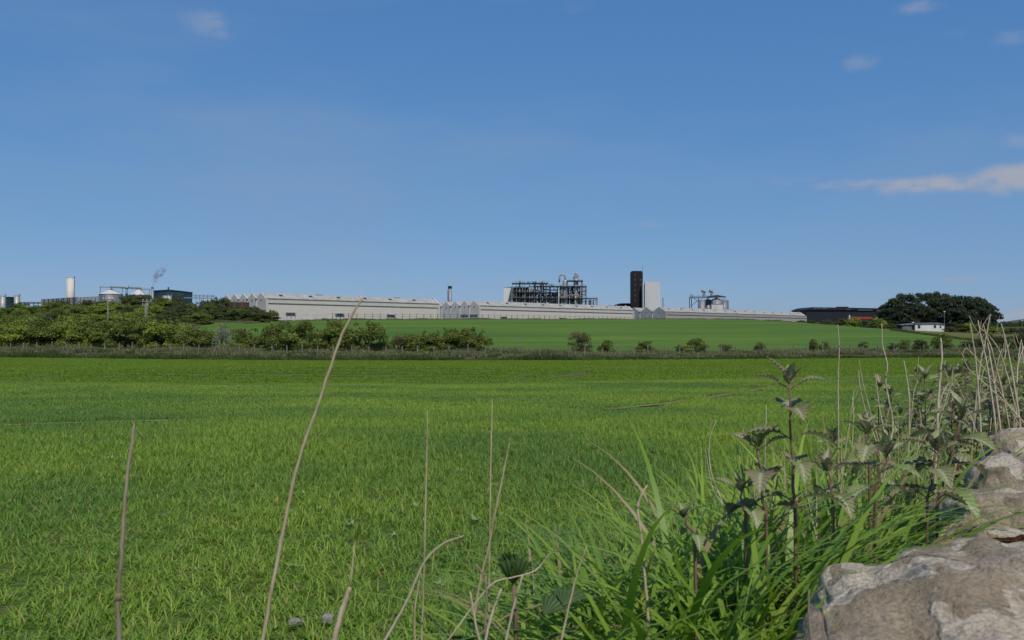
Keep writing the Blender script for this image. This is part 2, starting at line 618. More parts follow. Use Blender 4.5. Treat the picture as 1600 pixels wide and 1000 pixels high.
M['vessel'] = simple('stainless_vessel', (0.36, 0.35, 0.33), 0.5, 0.25, var=0.2, scale=0.8, streak=True)
M['copper'] = simple('tarnished_vessel', (0.20, 0.16, 0.13), 0.5, 0.4, var=0.25, scale=0.8)
M['silo'] = simple('silo_sheet', (0.24, 0.255, 0.27), 0.55, 0.2, var=0.18, scale=0.5, streak=True)
M['silo_dark'] = simple('weathered_silo_sheet', (0.16, 0.175, 0.19), 0.5, 0.4, var=0.3, scale=0.5, streak=True)
M['silo_roof'] = simple('pale_silo_roof', (0.50, 0.50, 0.48), 0.6, 0.0, var=0.12, scale=0.6)
M['red_roof'] = simple('red_oxide', (0.15, 0.075, 0.06), 0.7, 0.0, var=0.25)
M['cream'] = simple('cream_tank_paint', (0.55, 0.53, 0.48), 0.6, var=0.08, scale=0.2, streak=True)
M['teal'] = simple('teal_cladding', (0.010, 0.055, 0.075), 0.5, var=0.2, scale=0.3, streak=True)
M['grey'] = simple('grey_cladding', (0.16, 0.16, 0.165), 0.6, var=0.2, scale=0.5, streak=True)
M['flue'] = simple('grey_flue', (0.26, 0.26, 0.30), 0.5, 0.2, var=0.1, scale=0.6, streak=True)
M['red'] = simple('red_paint', (0.30, 0.035, 0.02), 0.6, var=0.2, scale=0.5)
M['brick_dark'] = simple('dark_brown_cladding', (0.045, 0.035, 0.033), 0.8, var=0.25, scale=0.6)
M['wood'] = simple('weathered_timber', (0.20, 0.185, 0.165), 0.85, var=0.25, scale=4, streak=True)
M['wood_dark'] = simple('brown_timber', (0.10, 0.085, 0.07), 0.85, var=0.25, scale=4, streak=True)
M['glass'] = simple('dark_window_glass', (0.03, 0.035, 0.045), 0.12, var=0.1, spec=0.6)
M['tarmac'] = simple('track_tarmac', (0.05, 0.05, 0.05), 0.9, var=0.2, scale=1)
M['hill'] = simple('far_hillside', (0.055, 0.075, 0.040), 0.95, var=0.35, scale=0.02)
M['dead'] = mat_stem('dead_stem', (0.36, 0.285, 0.165), (0.52, 0.43, 0.28))
M['dead_pale'] = mat_stem('bleached_stem', (0.40, 0.33, 0.215), (0.57, 0.49, 0.345))
M['dead_brown'] = mat_stem('brown_dead_stem', (0.21, 0.16, 0.105), (0.36, 0.29, 0.20))
M['nettle_stem'] = mat_stem('nettle_stem', (0.16, 0.070, 0.065), (0.20, 0.15, 0.085))
M['pebble'] = simple('pale_pebble', (0.22, 0.205, 0.17), 0.9, var=0.2, scale=30)
M['smoke'] = mat_smoke()


def mat_nettle():
    t = NT('nettle_leaf')
    a = t.attr('Col')
    sep = t.N.new('ShaderNodeSeparateColor'); t.L.new(a.outputs['Color'], sep.inputs[0])
    info = t.N.new('ShaderNodeObjectInfo')
    c = t.mix(info.outputs['Random'], (0.215, 0.190, 0.095), (0.195, 0.275, 0.080))
    c = t.mix(t.rng(sep.outputs[0], 0.25, 0.85, 0, 0.75), c, (0.44, 0.44, 0.28))      # paler veins, with the ribs' light and shade painted in
    c = t.mix(t.rng(sep.outputs[1], 0.75, 1.0, 0, 0.6), c, (0.17, 0.11, 0.09))     # purplish rim
    t.fin(c, 0.5, 0, 0.4)
    tr = t.N.new('ShaderNodeBsdfTranslucent'); t.L.new(c, tr.inputs['Color'])
    mx = t.N.new('ShaderNodeMixShader'); mx.inputs[0].default_value = 0.28
    t.L.new(t.b.outputs[0], mx.inputs[1]); t.L.new(tr.outputs[0], mx.inputs[2])
    t.L.new(mx.outputs[0], t.out.inputs['Surface'])
    return t.m


M['nettle'] = mat_nettle()


# ================================================================== ground
def grid_lines(segs):
    out = []
    for a, b, st in segs:
        n = max(1, int(round((b - a) / st)))
        out += [a + (b - a) * i / n for i in range(n)]
    out.append(segs[-1][1])
    return out


def sheet(name, xs, ys, zf, mat, smooth=True, keep=None):
    mb = MB()
    nx, ny = len(xs), len(ys)
    mb.v = [(x, y, zf(x, y)) for y in ys for x in xs]
    for j in range(ny - 1):
        for i in range(nx - 1):
            if keep and not keep((xs[i] + xs[i + 1]) / 2, (ys[j] + ys[j + 1]) / 2): continue
            a = j * nx + i
            mb.f.append((a, a + 1, a + nx + 1, a + nx))
    return mb.build(name, mat, smooth=smooth)


gx = grid_lines([(-6000, -1000, 500), (-1000, -400, 60), (-400, -40, 8), (-40, -10, 3), (-10, 14, 0.5), (14, 40, 3), (40, 400, 8), (400, 1000, 60), (1000, 6000, 500)])
gy = grid_lines([(-200, -6, 20), (-6, 14, 0.5), (14, 40, 2), (40, 160, 4), (160, 620, 7), (620, 1400, 60), (1400, 9000, 500)])
g = sheet('ground', gx, gy, terrain, M['ground'])
tag(g, kind='structure')


def strip(name, y0f, y1f, xs, ny, off, mat):
    """a draped sheet between two lines y0f(x) and y1f(x)"""
    mb = MB()
    nx = len(xs)
    for j in range(ny + 1):
        for x in xs:
            y = y0f(x) + (y1f(x) - y0f(x)) * j / ny
            mb.v.append((x, y, terrain(x, y) + off))
    for j in range(ny):
        for i in range(nx - 1):
            a = j * nx + i
            mb.f.append((a, a + 1, a + nx + 1, a + nx))
    o = mb.build(name, mat, smooth=True)
    tag(o, kind='structure')
    return o


UH = Vector((0.68, 0.73))               # long axis of the warehouses
WH0 = Vector((-107.0, 389.0))


def front_y(x):                          # line of the security fence in front of the warehouses
    return WH0.y - 9 + (x - WH0.x) * (UH.y / UH.x) if x > WH0.x else WH0.y - 9


def upper_far(x):
    y = min(front_y(x) - 4, 470 - max(0, x) * 0.12)
    if x > 95: y = min(y, 458 - (x - 95) * 1.0)
    if x > 150: y = max(300, 403 - (x - 150) * 1.15)
    if x < -100: y = min(y, 352)
    return max(y, 190)


strip('upper_field', lambda x: 176 + bank_off(x), upper_far, grid_lines([(-150, 260, 5)]), 60, 0.12, M['upper'])
# olive pasture between the upper field and the bungalow: its near edge runs back towards the right
PAST = []
for px_, row_ in ((1390, 514), (1402, 517.5), (1425, 520.5), (1450, 523.5), (1480, 527.5), (1510, 531.5), (1540, 535), (1580, 538.5), (1630, 541)):
    d_ = 205.0
    while d_ < 372 and HOR - (terrain(X(px_, d_), d_) - CAMZ) * F / d_ > row_: d_ += 1.0
    PAST.append((X(px_, d_), d_))
mb = MB()
for x_, y_ in PAST:
    for q in range(13):
        y2 = y_ + (402 - y_) * q / 12
        x2 = x_ * y2 / y_
        mb.v.append((x2, y2, terrain(x2, y2) + 0.26))
mb.f = [(a_ * 13 + b_, (a_ + 1) * 13 + b_, (a_ + 1) * 13 + b_ + 1, a_ * 13 + b_ + 1) for a_ in range(len(PAST) - 1) for b_ in range(12)]
tag(mb.build('dry_pasture', M['pasture'], smooth=True), kind='structure')
strip('farm_track', lambda x: 164.5 + bank_off(x), lambda x: 167.5 + bank_off(x), grid_lines([(-330, 330, 8)]), 2, 0.06, M['tarmac'])


def near_z(x, y): return terrain(x, y) + 0.006


def in_field(x, y):
    s, p = wall_sp(x, y)
    return p > 3.0 and y < 149 + bank_off(x)


fx = grid_lines([(-260, -40, 8), (-40, -10, 2), (-10, 14, 0.5), (14, 40, 2), (40, 260, 8)])
fy = grid_lines([(-4, 14, 0.5), (14, 40, 2), (40, 164, 4)])
nf = sheet('crop_field_soil', fx, fy, near_z, M['soil'], keep=in_field)
tag(nf, kind='structure')

# ------------------------------------------------------------------ distant hill on the right
mb = MB()
hx = grid_lines([(1150, 3400, 90)])
hy = grid_lines([(2100, 3400, 100)])


def hill_z(x, y):
    r = sstep(1180, 1900, x) * math.exp(-((y - 2700) / 420.0) ** 2)
    return -6 + r * (92 + 16 * mnoise.noise(Vector((x / 260, y / 260, 0))))


h = sheet('far_hill', hx, hy, hill_z, M['hill'])
tag(h, kind='structure')


# ================================================================== blades, tiles, scatter
def set_col(me, cols):
    a = me.color_attributes.new('Col', 'FLOAT_COLOR', 'POINT')
    arr = np.ones((len(me.vertices), 4), dtype=np.float32)
    arr[:, :3] = cols
    a.data.foreach_set('color', arr.ravel())


def blades_mesh(name, base, az, length, width, lean, curl, segs, col, mat, twist=None, vfold=0.0):
    """many grass blades in one mesh. arrays: base (n,3), azimuth, length, width, lean at the root, curl towards the tip, colour (n,3)"""
    n = len(base)
    rows = segs + 1
    dirx, diry = np.cos(az), np.sin(az)
    if twist is None: twist = np.zeros(n)
    px = np.zeros((n, rows, 2, 3), dtype=np.float64)
    pos = base.astype(np.float64).copy()
    ang = lean.copy()
    step = length / segs
    for i in range(rows):
        t = i / segs
        w = width * (1 - t ** 2.2) * (0.55 + 0.45 * min(1, t * 4)) * 0.5
        if i == rows - 1: w = width * 0.02
        ta = az + math.pi / 2 + twist * t
        sx, sy = np.cos(ta), np.sin(ta)
        for k, sgn in ((0, -1), (1, 1)):
            px[:, i, k, 0] = pos[:, 0] + sx * w * sgn
            px[:, i, k, 1] = pos[:, 1] + sy * w * sgn
            px[:, i, k, 2] = pos[:, 2] + vfold * w
        pos[:, 0] += np.sin(ang) * dirx * step
        pos[:, 1] += np.sin(ang) * diry * step
        pos[:, 2] += np.cos(ang) * step
        ang = ang + curl / segs * (0.4 + 1.2 * t)
    verts = px.reshape(-1, 3)
    idx = np.arange(n)[:, None] * (rows * 2) + (np.arange(segs) * 2)[None, :]
    quads = np.stack([idx, idx + 1, idx + 3, idx + 2], axis=-1).reshape(-1, 4)
    me = bpy.data.meshes.new(name)
    me.vertices.add(len(verts)); me.vertices.foreach_set('co', verts.ravel())
    me.loops.add(quads.size); me.loops.foreach_set('vertex_index', quads.ravel().astype(np.int32))
    me.polygons.add(len(quads))
    me.polygons.foreach_set('loop_start', np.arange(0, quads.size, 4, dtype=np.int32))
    me.polygons.foreach_set('use_smooth', np.ones(len(quads), dtype=bool))
    me.update(); me.validate()
    set_col(me, np.repeat(col, rows * 2, axis=0))
    me.materials.append(mat)
    return me


def rnd(n, a, b): return nrg.uniform(a, b, n)


def tile(name, size, n, hmin, hmax, wmin, wmax, segs, mat, lean=(0.05, 0.5), curl=(0.3, 1.4), tuft=4):
    m = max(1, n // tuft)
    c = np.stack([rnd(m, -size / 2, size / 2), rnd(m, -size / 2, size / 2), np.zeros(m)], 1)
    base = np.repeat(c, tuft, axis=0)
    base[:, :2] += nrg.normal(0, size * 0.012 + 0.006, (len(base), 2))
    k = len(base)
    base[:, 2] = -0.01
    az = rnd(k, 0, 2 * math.pi)
    tone = np.repeat(rnd(m, -0.2, 0.2), tuft)
    col = np.stack([np.clip(rnd(k, 0.05, 0.95) + tone, 0, 1), rnd(k, 0, 1), rnd(k, 0, 1)], 1)
    return blades_mesh(name, base, az, rnd(k, hmin, hmax), rnd(k, wmin, wmax), rnd(k, *lean), rnd(k, *curl), segs, col, mat)


def scatter(name, pts, meshes, rots, scls, kind='stuff', label=None, cat=None):
    col = bpy.data.collections.new(name + '_sources')
    for i, me in enumerate(meshes):
        o = bpy.data.objects.new('%s_source_%02d' % (name, i), me)
        col.objects.link(o)
    me = bpy.data.meshes.new(name)
    pts = np.asarray(pts, dtype=np.float32)
    me.vertices.add(len(pts)); me.vertices.foreach_set('co', pts.ravel())
    a = me.attributes.new('rot', 'FLOAT_VECTOR', 'POINT'); a.data.foreach_set('vector', np.asarray(rots, dtype=np.float32).ravel())
    a = me.attributes.new('scl', 'FLOAT_VECTOR', 'POINT'); a.data.foreach_set('vector', np.asarray(scls, dtype=np.float32).ravel())
    a = me.attributes.new('idx', 'INT', 'POINT'); a.data.foreach_set('value', nrg.integers(0, len(meshes), len(pts)).astype(np.int32))
    me.update()
    o = ob(name, me)
    ng = bpy.data.node_groups.new(name + '_scatter', 'GeometryNodeTree')
    ng.interface.new_socket('Geometry', in_out='INPUT', socket_type='NodeSocketGeometry')
    ng.interface.new_socket('Geometry', in_out='OUTPUT', socket_type='NodeSocketGeometry')
    N, L = ng.nodes, ng.links
    gi, go = N.new('NodeGroupInput'), N.new('NodeGroupOutput')
    iop = N.new('GeometryNodeInstanceOnPoints')
    ci = N.new('GeometryNodeCollectionInfo')
    ci.inputs['Collection'].default_value = col
    ci.inputs['Separate Children'].default_value = True
    ci.inputs['Reset Children'].default_value = True
    iop.inputs['Pick Instance'].default_value = True
    for nm, ty, sk in (('rot', 'FLOAT_VECTOR', 'Rotation'), ('scl', 'FLOAT_VECTOR', 'Scale'), ('idx', 'INT', 'Instance Index')):
        na = N.new('GeometryNodeInputNamedAttribute'); na.data_type = ty
        na.inputs['Name'].default_value = nm
        L.new(na.outputs['Attribute'], iop.inputs[sk])
    L.new(gi.outputs[0], iop.inputs['Points']); L.new(ci.outputs[0], iop.inputs['Instance']); L.new(iop.outputs[0], go.inputs[0])
    md = o.modifiers.new('scatter', 'NODES'); md.node_group = ng
    tag(o, label, cat, kind=kind)
    return o


# wheel marks left by the tractor in the crop: polylines in the field
def ground_at(px, row, tries=80):
    """the point of the near ground seen at a photo pixel"""
    lo, hi = 2.0, 150.0
    for _ in range(tries):
        m = (lo + hi) / 2
        if Z(row, m) > terrain(X(px, m), m): lo = m
        else: hi = m
    return X(px, lo), lo


TRAMS = []
for pts in ([(-60, 670), (0, 666), (160, 661), (310, 657)], [(720, 607), (800, 597), (870, 589), (930, 583)], [(950, 641), (1040, 632), (1130, 618), (1215, 603)]):
    w = [ground_at(*q) for q in pts]
    TRAMS += list(zip(w, w[1:]))


TM = simple('trodden_soil', (0.16, 0.155, 0.055), 0.95, var=0.35, scale=3, spec=0.1)
for (ax, ay), (bx, by) in TRAMS:
    mb = MB()
    v_ = Vector((bx - ax, by - ay)); nn = Vector((-v_.y, v_.x)).normalized() * (0.2 if ay < 26 else 0.2)
    n_ = max(3, int(v_.length / 2))
    for i in range(n_ + 1):
        c_ = Vector((ax, ay)) + v_ * i / n_
        for q in (-1, 1):
            x_, y_ = c_.x + nn.x * q, c_.y + nn.y * q
            mb.v.append((x_, y_, terrain(x_, y_) + 0.035))
    mb.f = [(2 * i, 2 * i + 1, 2 * i + 3, 2 * i + 2) for i in range(n_)]
    tag(mb.build('wheel_track', TM), kind='structure')


def tram_dist(x, y):
    best = 9e9
    for (ax, ay), (bx, by) in TRAMS:
        dx, dy = bx - ax, by - ay
        t = max(0, min(1, ((x - ax) * dx + (y - ay) * dy) / (dx * dx + dy * dy)))
        best = min(best, math.hypot(x - ax - t * dx, y - ay - t * dy))
    return best


def field_points(y0, y1, st, tram_w, kx=0.66):
    pts, rots, scls = [], [], []
    y = y0
    while y < y1:
        hw = kx * y + 3
        x = -hw
        while x < hw:
            jx, jy = x + rng.uniform(-0.2, 0.2) * st, y + rng.uniform(-0.2, 0.2) * st
            s, p = wall_sp(jx, jy)
            if p > 2.7 + 0.5 * mnoise.noise(Vector((s * 0.7, 0, 0))) and tram_dist(jx, jy) > tram_w and jy < 146.5 + bank_off(jx):
                pts.append((jx, jy, terrain(jx, jy)))
                rots.append((0, 0, rng.choice((0, 1, 2, 3)) * math.pi / 2 + rng.uniform(-0.3, 0.3)))
                k = 0.92 + 0.36 * mnoise.noise(Vector((jx * 0.13, jy * 0.13, 3))) + 0.24 * mnoise.noise(Vector((jx * 0.9, jy * 0.9, 8)))
                scls.append((1.06, 1.06, max(0.5, k)))
            x += st
        y += st
    return pts, rots, scls


t_near = [tile('crop_tile', 0.5, 470, 0.08, 0.21, 0.006, 0.013, 4, M['crop'], (0.2, 1.25), (0.4, 2.4), 6) for i in range(6)]
p, r_, s_ = field_points(2.6, 26, 0.5, 0.5)
scatter('young_cereal_crop', p, t_near, r_, s_, label='bright green young cereal crop covering the near field', cat='crop')
t_mid = [tile('crop_tile_mid', 1.0, 900, 0.09, 0.18, 0.010, 0.018, 3, M['crop'], (0.15, 0.9), (0.5, 2.2)) for i in range(5)]
p, r_, s_ = field_points(26, 66, 1.0, 0.45)
scatter('cereal_crop', p, t_mid, r_, s_, label='green cereal crop in the middle of the near field', cat='crop')
t_far = [tile('crop_tile_far', 3.0, 2000, 0.08, 0.17, 0.03, 0.06, 2, M['crop_far'], (0.2, 1.0), (0.5, 2.0)) for i in range(4)]
p, r_, s_ = field_points(66, 162, 3.0, 0.8)
scatter('cereal_crop', p, t_far, r_, s_, label='smooth green cereal crop along the far edge of the near field', cat='crop')

# broad-leaved weeds dotted through the crop
def weed_mesh():
    k = 7
    B = np.zeros((k, 3)); B[:, 2] = 0.03
    col = np.stack([rnd(k, 0, 1), rnd(k, 0, 1), rnd(k, 0, 0.9)], 1)
    return blades_mesh('weed_rosette', B, np.arange(k) * 0.9 + rnd(k, -.2, .2), rnd(k, 0.09, 0.16), rnd(k, 0.045, 0.075), rnd(k, 0.9, 1.4), rnd(k, 0.0, 0.5), 6, col, M['weed'])


M['weed'] = leafy('weed_leaf', (0.18, 0.27, 0.09), (0.30, 0.40, 0.17), 0.5, 0.25, spec=0.3)
pts, rots, scls = [], [], []
for i in range(260):
    y = 3.2 + 19 * rng.random() ** 1.6; x = rng.uniform(-0.62, 0.62) * y
    if wall_sp(x, y)[1] < 3.0 or mnoise.noise(Vector((x * 0.4, y * 0.4, 2))) < -0.05: continue
    k = rng.uniform(0.35, 0.75)
    pts.append((x, y, terrain(x, y) + 0.02)); rots.append((0, 0, rng.uniform(0, 6.28))); scls.append((k, k, k))
scatter('field_weeds', pts, [weed_mesh() for i in range(3)], rots, scls, label='small broad-leaved weeds dotted through the young crop', cat='weeds')

# rough grass bank along the far side of the field
t_rough = [tile('rough_tile', 2.0, 420, 0.5, 1.25, 0.03, 0.07, 3, M['rough'], (0.02, 0.35), (0.1, 0.9), 6) for i in range(5)]
t_bank = [tile('bank_tile', 2.0, 420, 0.35, 0.9, 0.03, 0.07, 3, M['rough_green'], (0.02, 0.4), (0.1, 0.9), 6) for i in range(4)]


def bank_points(y0f, y1f, x0, x1, st, hscale=1.0):
    pts, rots, scls = [], [], []
    x = x0
    while x < x1:
        y = y0f(x)
        while y < y1f(x):
            jx, jy = x + rng.uniform(-0.5, 0.5) * st, y + rng.uniform(-0.5, 0.5) * st
            pts.append((jx, jy, terrain(jx, jy)))
            rots.append((0, 0, rng.uniform(0, 6.28)))
            k = (0.74 + 0.95 * mnoise.noise(Vector((jx * 0.09, jy * 0.2, 1))) + 0.35 * mnoise.noise(Vector((jx * 0.5, jy * 0.5, 6)))) * hscale * (1.0 if jx < 20 else 0.8)
            scls.append((1.15, 1.15, max(0.25, k)))
            y += st
        x += st
    return pts, rots, scls


p, r_, s_ = bank_points(lambda x: 146.5 + bank_off(x), lambda x: 150.0 + bank_off(x), -130, 150, 1.7)
scatter('bank_grass', p, t_bank, r_, s_, label='dark green grass at the foot of the rough bank', cat='grass')
p, r_, s_ = bank_points(lambda x: 150.0 + bank_off(x), lambda x: 163.5 + bank_off(x), -130, 150, 1.9)
scatter('rough_grass', p, t_rough + t_bank[:2], r_, s_, label='tall straw-tinged rough grass on the bank beyond the field', cat='grass')
p, r_, s_ = bank_points(lambda x: 168 + bank_off(x), lambda x: 177 + bank_off(x) + 2 * math.sin(x * 0.21), -130, 160, 2.1, 0.7)
scatter('rough_grass', p, t_rough, r_, s_, label='rough grass under the row of bushes', cat='grass')
p, r_, s_ = bank_points(lambda x: upper_far(x) - 1.5, lambda x: upper_far(x) + 5, -170, 270, 2.2, 0.8)
scatter('rough_grass', p, t_rough, r_, s_, label='rough grass margin at the top edge of the upper field', cat='grass')
pts, rots, scls = [], [], []
for (ax, ay), (bx, by) in zip(PAST, PAST[1:]):
    n_ = max(2, int(math.hypot(bx - ax, by - ay) / 1.0))
    for i in range(n_):
        for q in range(2):
            x_ = ax + (bx - ax) * i / n_ + rng.uniform(-1, 1); y_ = ay + (by - ay) * i / n_ + rng.uniform(-2.5, 0.5)
            k = rng.uniform(0.2, 0.6)
            pts.append((x_, y_, terrain(x_, y_) + 0.1)); rots.append((0, 0, rng.uniform(0, 6.28))); scls.append((1.1, 1.1, k))
scatter('rough_grass', pts, t_bank, rots, scls, label='dark grass line between the upper field and the olive pasture', cat='grass')
p, r_, s_ = bank_points(lambda x: 186, lambda x: 345, -230, -66, 3.2, 1.0)
keep = [i for i, q in enumerate(p) if -q[0] / q[1] > 0.35]
scatter('rough_grass', [p[i] for i in keep], t_rough, [r_[i] for i in keep], [s_[i] for i in keep], label='rough grass between the shrubs on the left slope', cat='grass')


# ================================================================== foliage
def foliage_mesh(name, blobs, leaf, per, mat, seed, flat=0.0, elong=1.6):
    """leaf-sized faces spread through clumps; blobs = [(x,y,z,rx,ry,rz)]"""
    g_ = np.random.default_rng(seed)
    V, C = [], []
    for (x, y, z, rx, ry, rz) in blobs:
        n = int(per * (rx * ry + rx * rz + ry * rz) / 3)
        d = g_.normal(size=(n, 3)); d /= np.linalg.norm(d, axis=1)[:, None]
        d[:, 2] = np.where(d[:, 2] < -0.35, -d[:, 2] * 0.5, d[:, 2])
        rad = g_.uniform(0.45, 1.12, n) ** 0.6
        c = np.array([x, y, z]) + d * np.array([rx, ry, rz]) * rad[:, None]
        nr = d * 0.9 + g_.normal(size=(n, 3)) * 0.75 + np.array([0, 0, flat + 0.25])
        nr /= np.linalg.norm(nr, axis=1)[:, None]
        t = np.cross(nr, g_.normal(size=(n, 3))); t /= np.linalg.norm(t, axis=1)[:, None]
        b = np.cross(nr, t)
        s = leaf * g_.uniform(0.55, 1.35, n)[:, None]
        q = np.stack([c - t * s * elong * 0.5, c + b * s * 0.42, c + t * s * elong * 0.5 + nr * s * 0.15, c - b * s * 0.42], axis=1)
        V.append(q.reshape(-1, 3))
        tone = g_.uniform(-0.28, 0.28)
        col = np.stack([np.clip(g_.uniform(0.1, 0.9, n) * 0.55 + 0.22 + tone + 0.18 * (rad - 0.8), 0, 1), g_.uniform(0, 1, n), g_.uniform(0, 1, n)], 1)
        C.append(np.repeat(col, 4, axis=0))
    V = np.concatenate(V); C = np.concatenate(C)
    nq = len(V) // 4
    me = bpy.data.meshes.new(name)
    me.vertices.add(len(V)); me.vertices.foreach_set('co', V.ravel())
    me.loops.add(nq * 4); me.loops.foreach_set('vertex_index', np.arange(nq * 4, dtype=np.int32))
    me.polygons.add(nq); me.polygons.foreach_set('loop_start', np.arange(0, nq * 4, 4, dtype=np.int32))
    me.update(); me.validate()
    set_col(me, C)
    me.materials.append(mat)
    return me


def bush_blobs(seed, n=26):
    """a thorn bush of unit size: width 2 (radius 1), height 1.5, uneven outline"""
    g_ = random.Random(seed)
    out = []
    lean = g_.uniform(-0.18, 0.18)
    for i in range(n):
        a = g_.uniform(0, 6.283); rr = math.sqrt(g_.uniform(0.02, 1)) * 0.78
        x, y = math.cos(a) * rr, math.sin(a) * rr
        top = 1.22 * math.sqrt(max(0.05, 1 - (rr / 1.02) ** 2)) * g_.uniform(0.72, 1.12)
        z = g_.uniform(0.22, 1.0) * top
        if i % 2: z = top * g_.uniform(0.82, 1.0)
        s = g_.uniform(0.17, 0.34)
        out.append((x + lean * z, y, z, s * g_.uniform(0.9, 1.4), s * g_.uniform(0.9, 1.3), s * g_.uniform(0.65, 1.0)))
    # skirt of low branches reaching the ground
    for i in range(11):
        a = i * 0.571 + g_.uniform(-.2, .2); rr = g_.uniform(0.45, 0.85)
        s = g_.uniform(0.2, 0.3)
        out.append((math.cos(a) * rr, math.sin(a) * rr, g_.uniform(0.1, 0.3), s, s, s * 0.9))
    # shoots that break the outline
    for i in range(7):
        a = g_.uniform(0, 6.283); rr = g_.uniform(0.2, 0.8)
        out.append((math.cos(a) * rr, math.sin(a) * rr, 1.3 * math.sqrt(1 - (rr / 1.05) ** 2) + 0.05, 0.09, 0.09, 0.17))
    return out


def bush_wood(seed):
    g_ = random.Random(seed + 900)
    mb = MB()
    for i in range(7):
        a = g_.uniform(0, 6.283); r1 = g_.uniform(0.25, 0.75)
        b = Vector((math.cos(a) * 0.06, math.sin(a) * 0.06, -0.05))
        m = Vector((math.cos(a) * r1 * 0.45, math.sin(a) * r1 * 0.45, 0.45))
        e = Vector((math.cos(a + 0.3) * r1, math.sin(a + 0.3) * r1, g_.uniform(0.75, 1.1)))
        mb.tube([b, m, e], [0.03, 0.02, 0.006], 5)
        for k in range(2):
            mb.tube([m, m + Vector((g_.uniform(-.3, .3), g_.uniform(-.3, .3), g_.uniform(.25, .5)))], [0.02, 0.006], 4)
    return mb.mesh('trunk')


BUSH = {}
for kind, mat, nv in (('hawthorn', M['hawthorn'], 6), ('gorse', M['gorse'], 4), ('blossom', M['blossom'], 2), ('brown', M['brown_shrub'], 2), ('dull', M['dark_shrub'], 4)):
    arr = []
    for i in range(nv):
        sd = hash((len(kind), i, ord(kind[0]))) % 10000
        bl = bush_blobs(sd, 24 + (i * 5) % 14)
        per = {'blossom': 1500, 'brown': 1600}.get(kind, 4200)
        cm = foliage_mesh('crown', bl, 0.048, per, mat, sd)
        tm = bush_wood(sd)
        tm.materials.append(M['bark'])
        arr.append((cm, tm))
    BUSH[kind] = arr


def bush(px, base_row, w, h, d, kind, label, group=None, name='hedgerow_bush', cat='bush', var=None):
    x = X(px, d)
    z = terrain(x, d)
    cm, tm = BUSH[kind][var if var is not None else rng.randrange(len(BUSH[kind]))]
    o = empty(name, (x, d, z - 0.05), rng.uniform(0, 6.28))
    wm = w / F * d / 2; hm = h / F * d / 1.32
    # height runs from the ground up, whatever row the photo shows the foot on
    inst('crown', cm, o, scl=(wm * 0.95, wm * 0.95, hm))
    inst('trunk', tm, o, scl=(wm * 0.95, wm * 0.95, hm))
    tag(o, label, cat, group)
    return o


HB = 'bushes in the hedgerow behind the field'
HEDGE = [
    (-14, 74, 44, 172, 'hawthorn', 'green bush cut by the left picture edge in the hedgerow'),
    (22, 78, 44, 171, 'gorse', 'bushy green shrub beside the left end of the hedgerow'),
    (70, 80, 44, 174, 'hawthorn', 'second green bush from the left edge in the hedgerow'),
    (118, 78, 46, 170, 'gorse', 'bright green hedgerow bush in front of the left slope'),
    (160, 74, 44, 173, 'hawthorn', 'hedgerow bush below the leftmost wooden utility pole'),
    (205, 86, 50, 171, 'hawthorn', 'large green hedgerow bush below the pair of utility poles'),
    (250, 82, 47, 172, 'gorse', 'yellowish green rounded bush ending the dense left hedgerow'),
    (306, 58, 38, 172, 'hawthorn', 'dark round bush just left of the pale blossoming shrub'),
    (350, 38, 44, 174, 'blossom', 'pale whitish thin shrub between dark hedgerow bushes'),
    (386, 58, 36, 171, 'hawthorn', 'green bush just right of the pale blossoming shrub'),
    (433, 52, 44, 172, 'hawthorn', 'left one of two touching upright hedgerow bushes'),
    (473, 50, 46, 172, 'hawthorn', 'right one of two touching upright hedgerow bushes'),
    (520, 56, 48, 171, 'hawthorn', 'tall dark bush left of where the long dry stem crosses'),
    (568, 68, 46, 171, 'hawthorn', 'broad dark bush right of the long leaning dry stem'),
    (628, 46, 30, 172, 'brown', 'thin brownish bush at the left end of the middle bush row'),
    (662, 60, 34, 171, 'hawthorn', 'second bush of the middle row of touching bushes'),
    (700, 58, 38, 172, 'hawthorn', 'third bush of the middle row of touching bushes'),
    (738, 58, 38, 171, 'hawthorn', 'dark bush at the right end of the middle bush row'),
    (908, 48, 35, 171, 'brown', 'sparse brownish bush standing alone below the warehouse'),
    (948, 32, 22, 170, 'hawthorn', 'small dark bush just right of the sparse brownish bush'),
    (1011, 38, 20, 170, 'hawthorn', 'small dark bush alone below the black tower'),
    (1066, 36, 16, 170, 'gorse', 'low green bush touching a darker bush on its right'),
    (1088, 40, 22, 170, 'hawthorn', 'dark bush touching a lower green bush on its left'),
    (1136, 30, 14, 170, 'brown', 'low brownish bush between two dark green bushes'),
    (1186, 20, 16, 169, 'hawthorn', 'tiny round dark bush alone on the grassy bank'),
    (1271, 16, 20, 169, 'hawthorn', 'taller of two small bushes left of the dry stem'),
    (1288, 20, 16, 169, 'hawthorn', 'lower of two small bushes left of the dry stem'),
    (1349, 24, 15, 169, 'hawthorn', 'small low bush left of the bushes below the bungalow'),
    (1392, 18, 13, 169, 'dull', 'smallest bush of the group below the bungalow'),
    (1414, 26, 18, 168, 'hawthorn', 'dark bush second in the group below the bungalow'),
    (1437, 30, 18, 169, 'dull', 'dark spreading bush third in the group below the bungalow'),
    (1473, 36, 27, 168, 'hawthorn', 'tallest dark bush of the group below the bungalow'),
]
for px in (0, 46, 94, 139, 183, 228, 275):
    HEDGE.append((px, 70, 47, 179, rng.choice(['gorse', 'hawthorn']), 'bush in the back row of the dense left hedgerow'))
for px, w, h, d, kind, lab in HEDGE:
    d += bank_off(X(px, d))
    if 290 < px < 760 and kind != 'blossom': w, h = w * 1.28, h * 1.06
    bush(px, 545, w, h, d, kind, lab, HB)
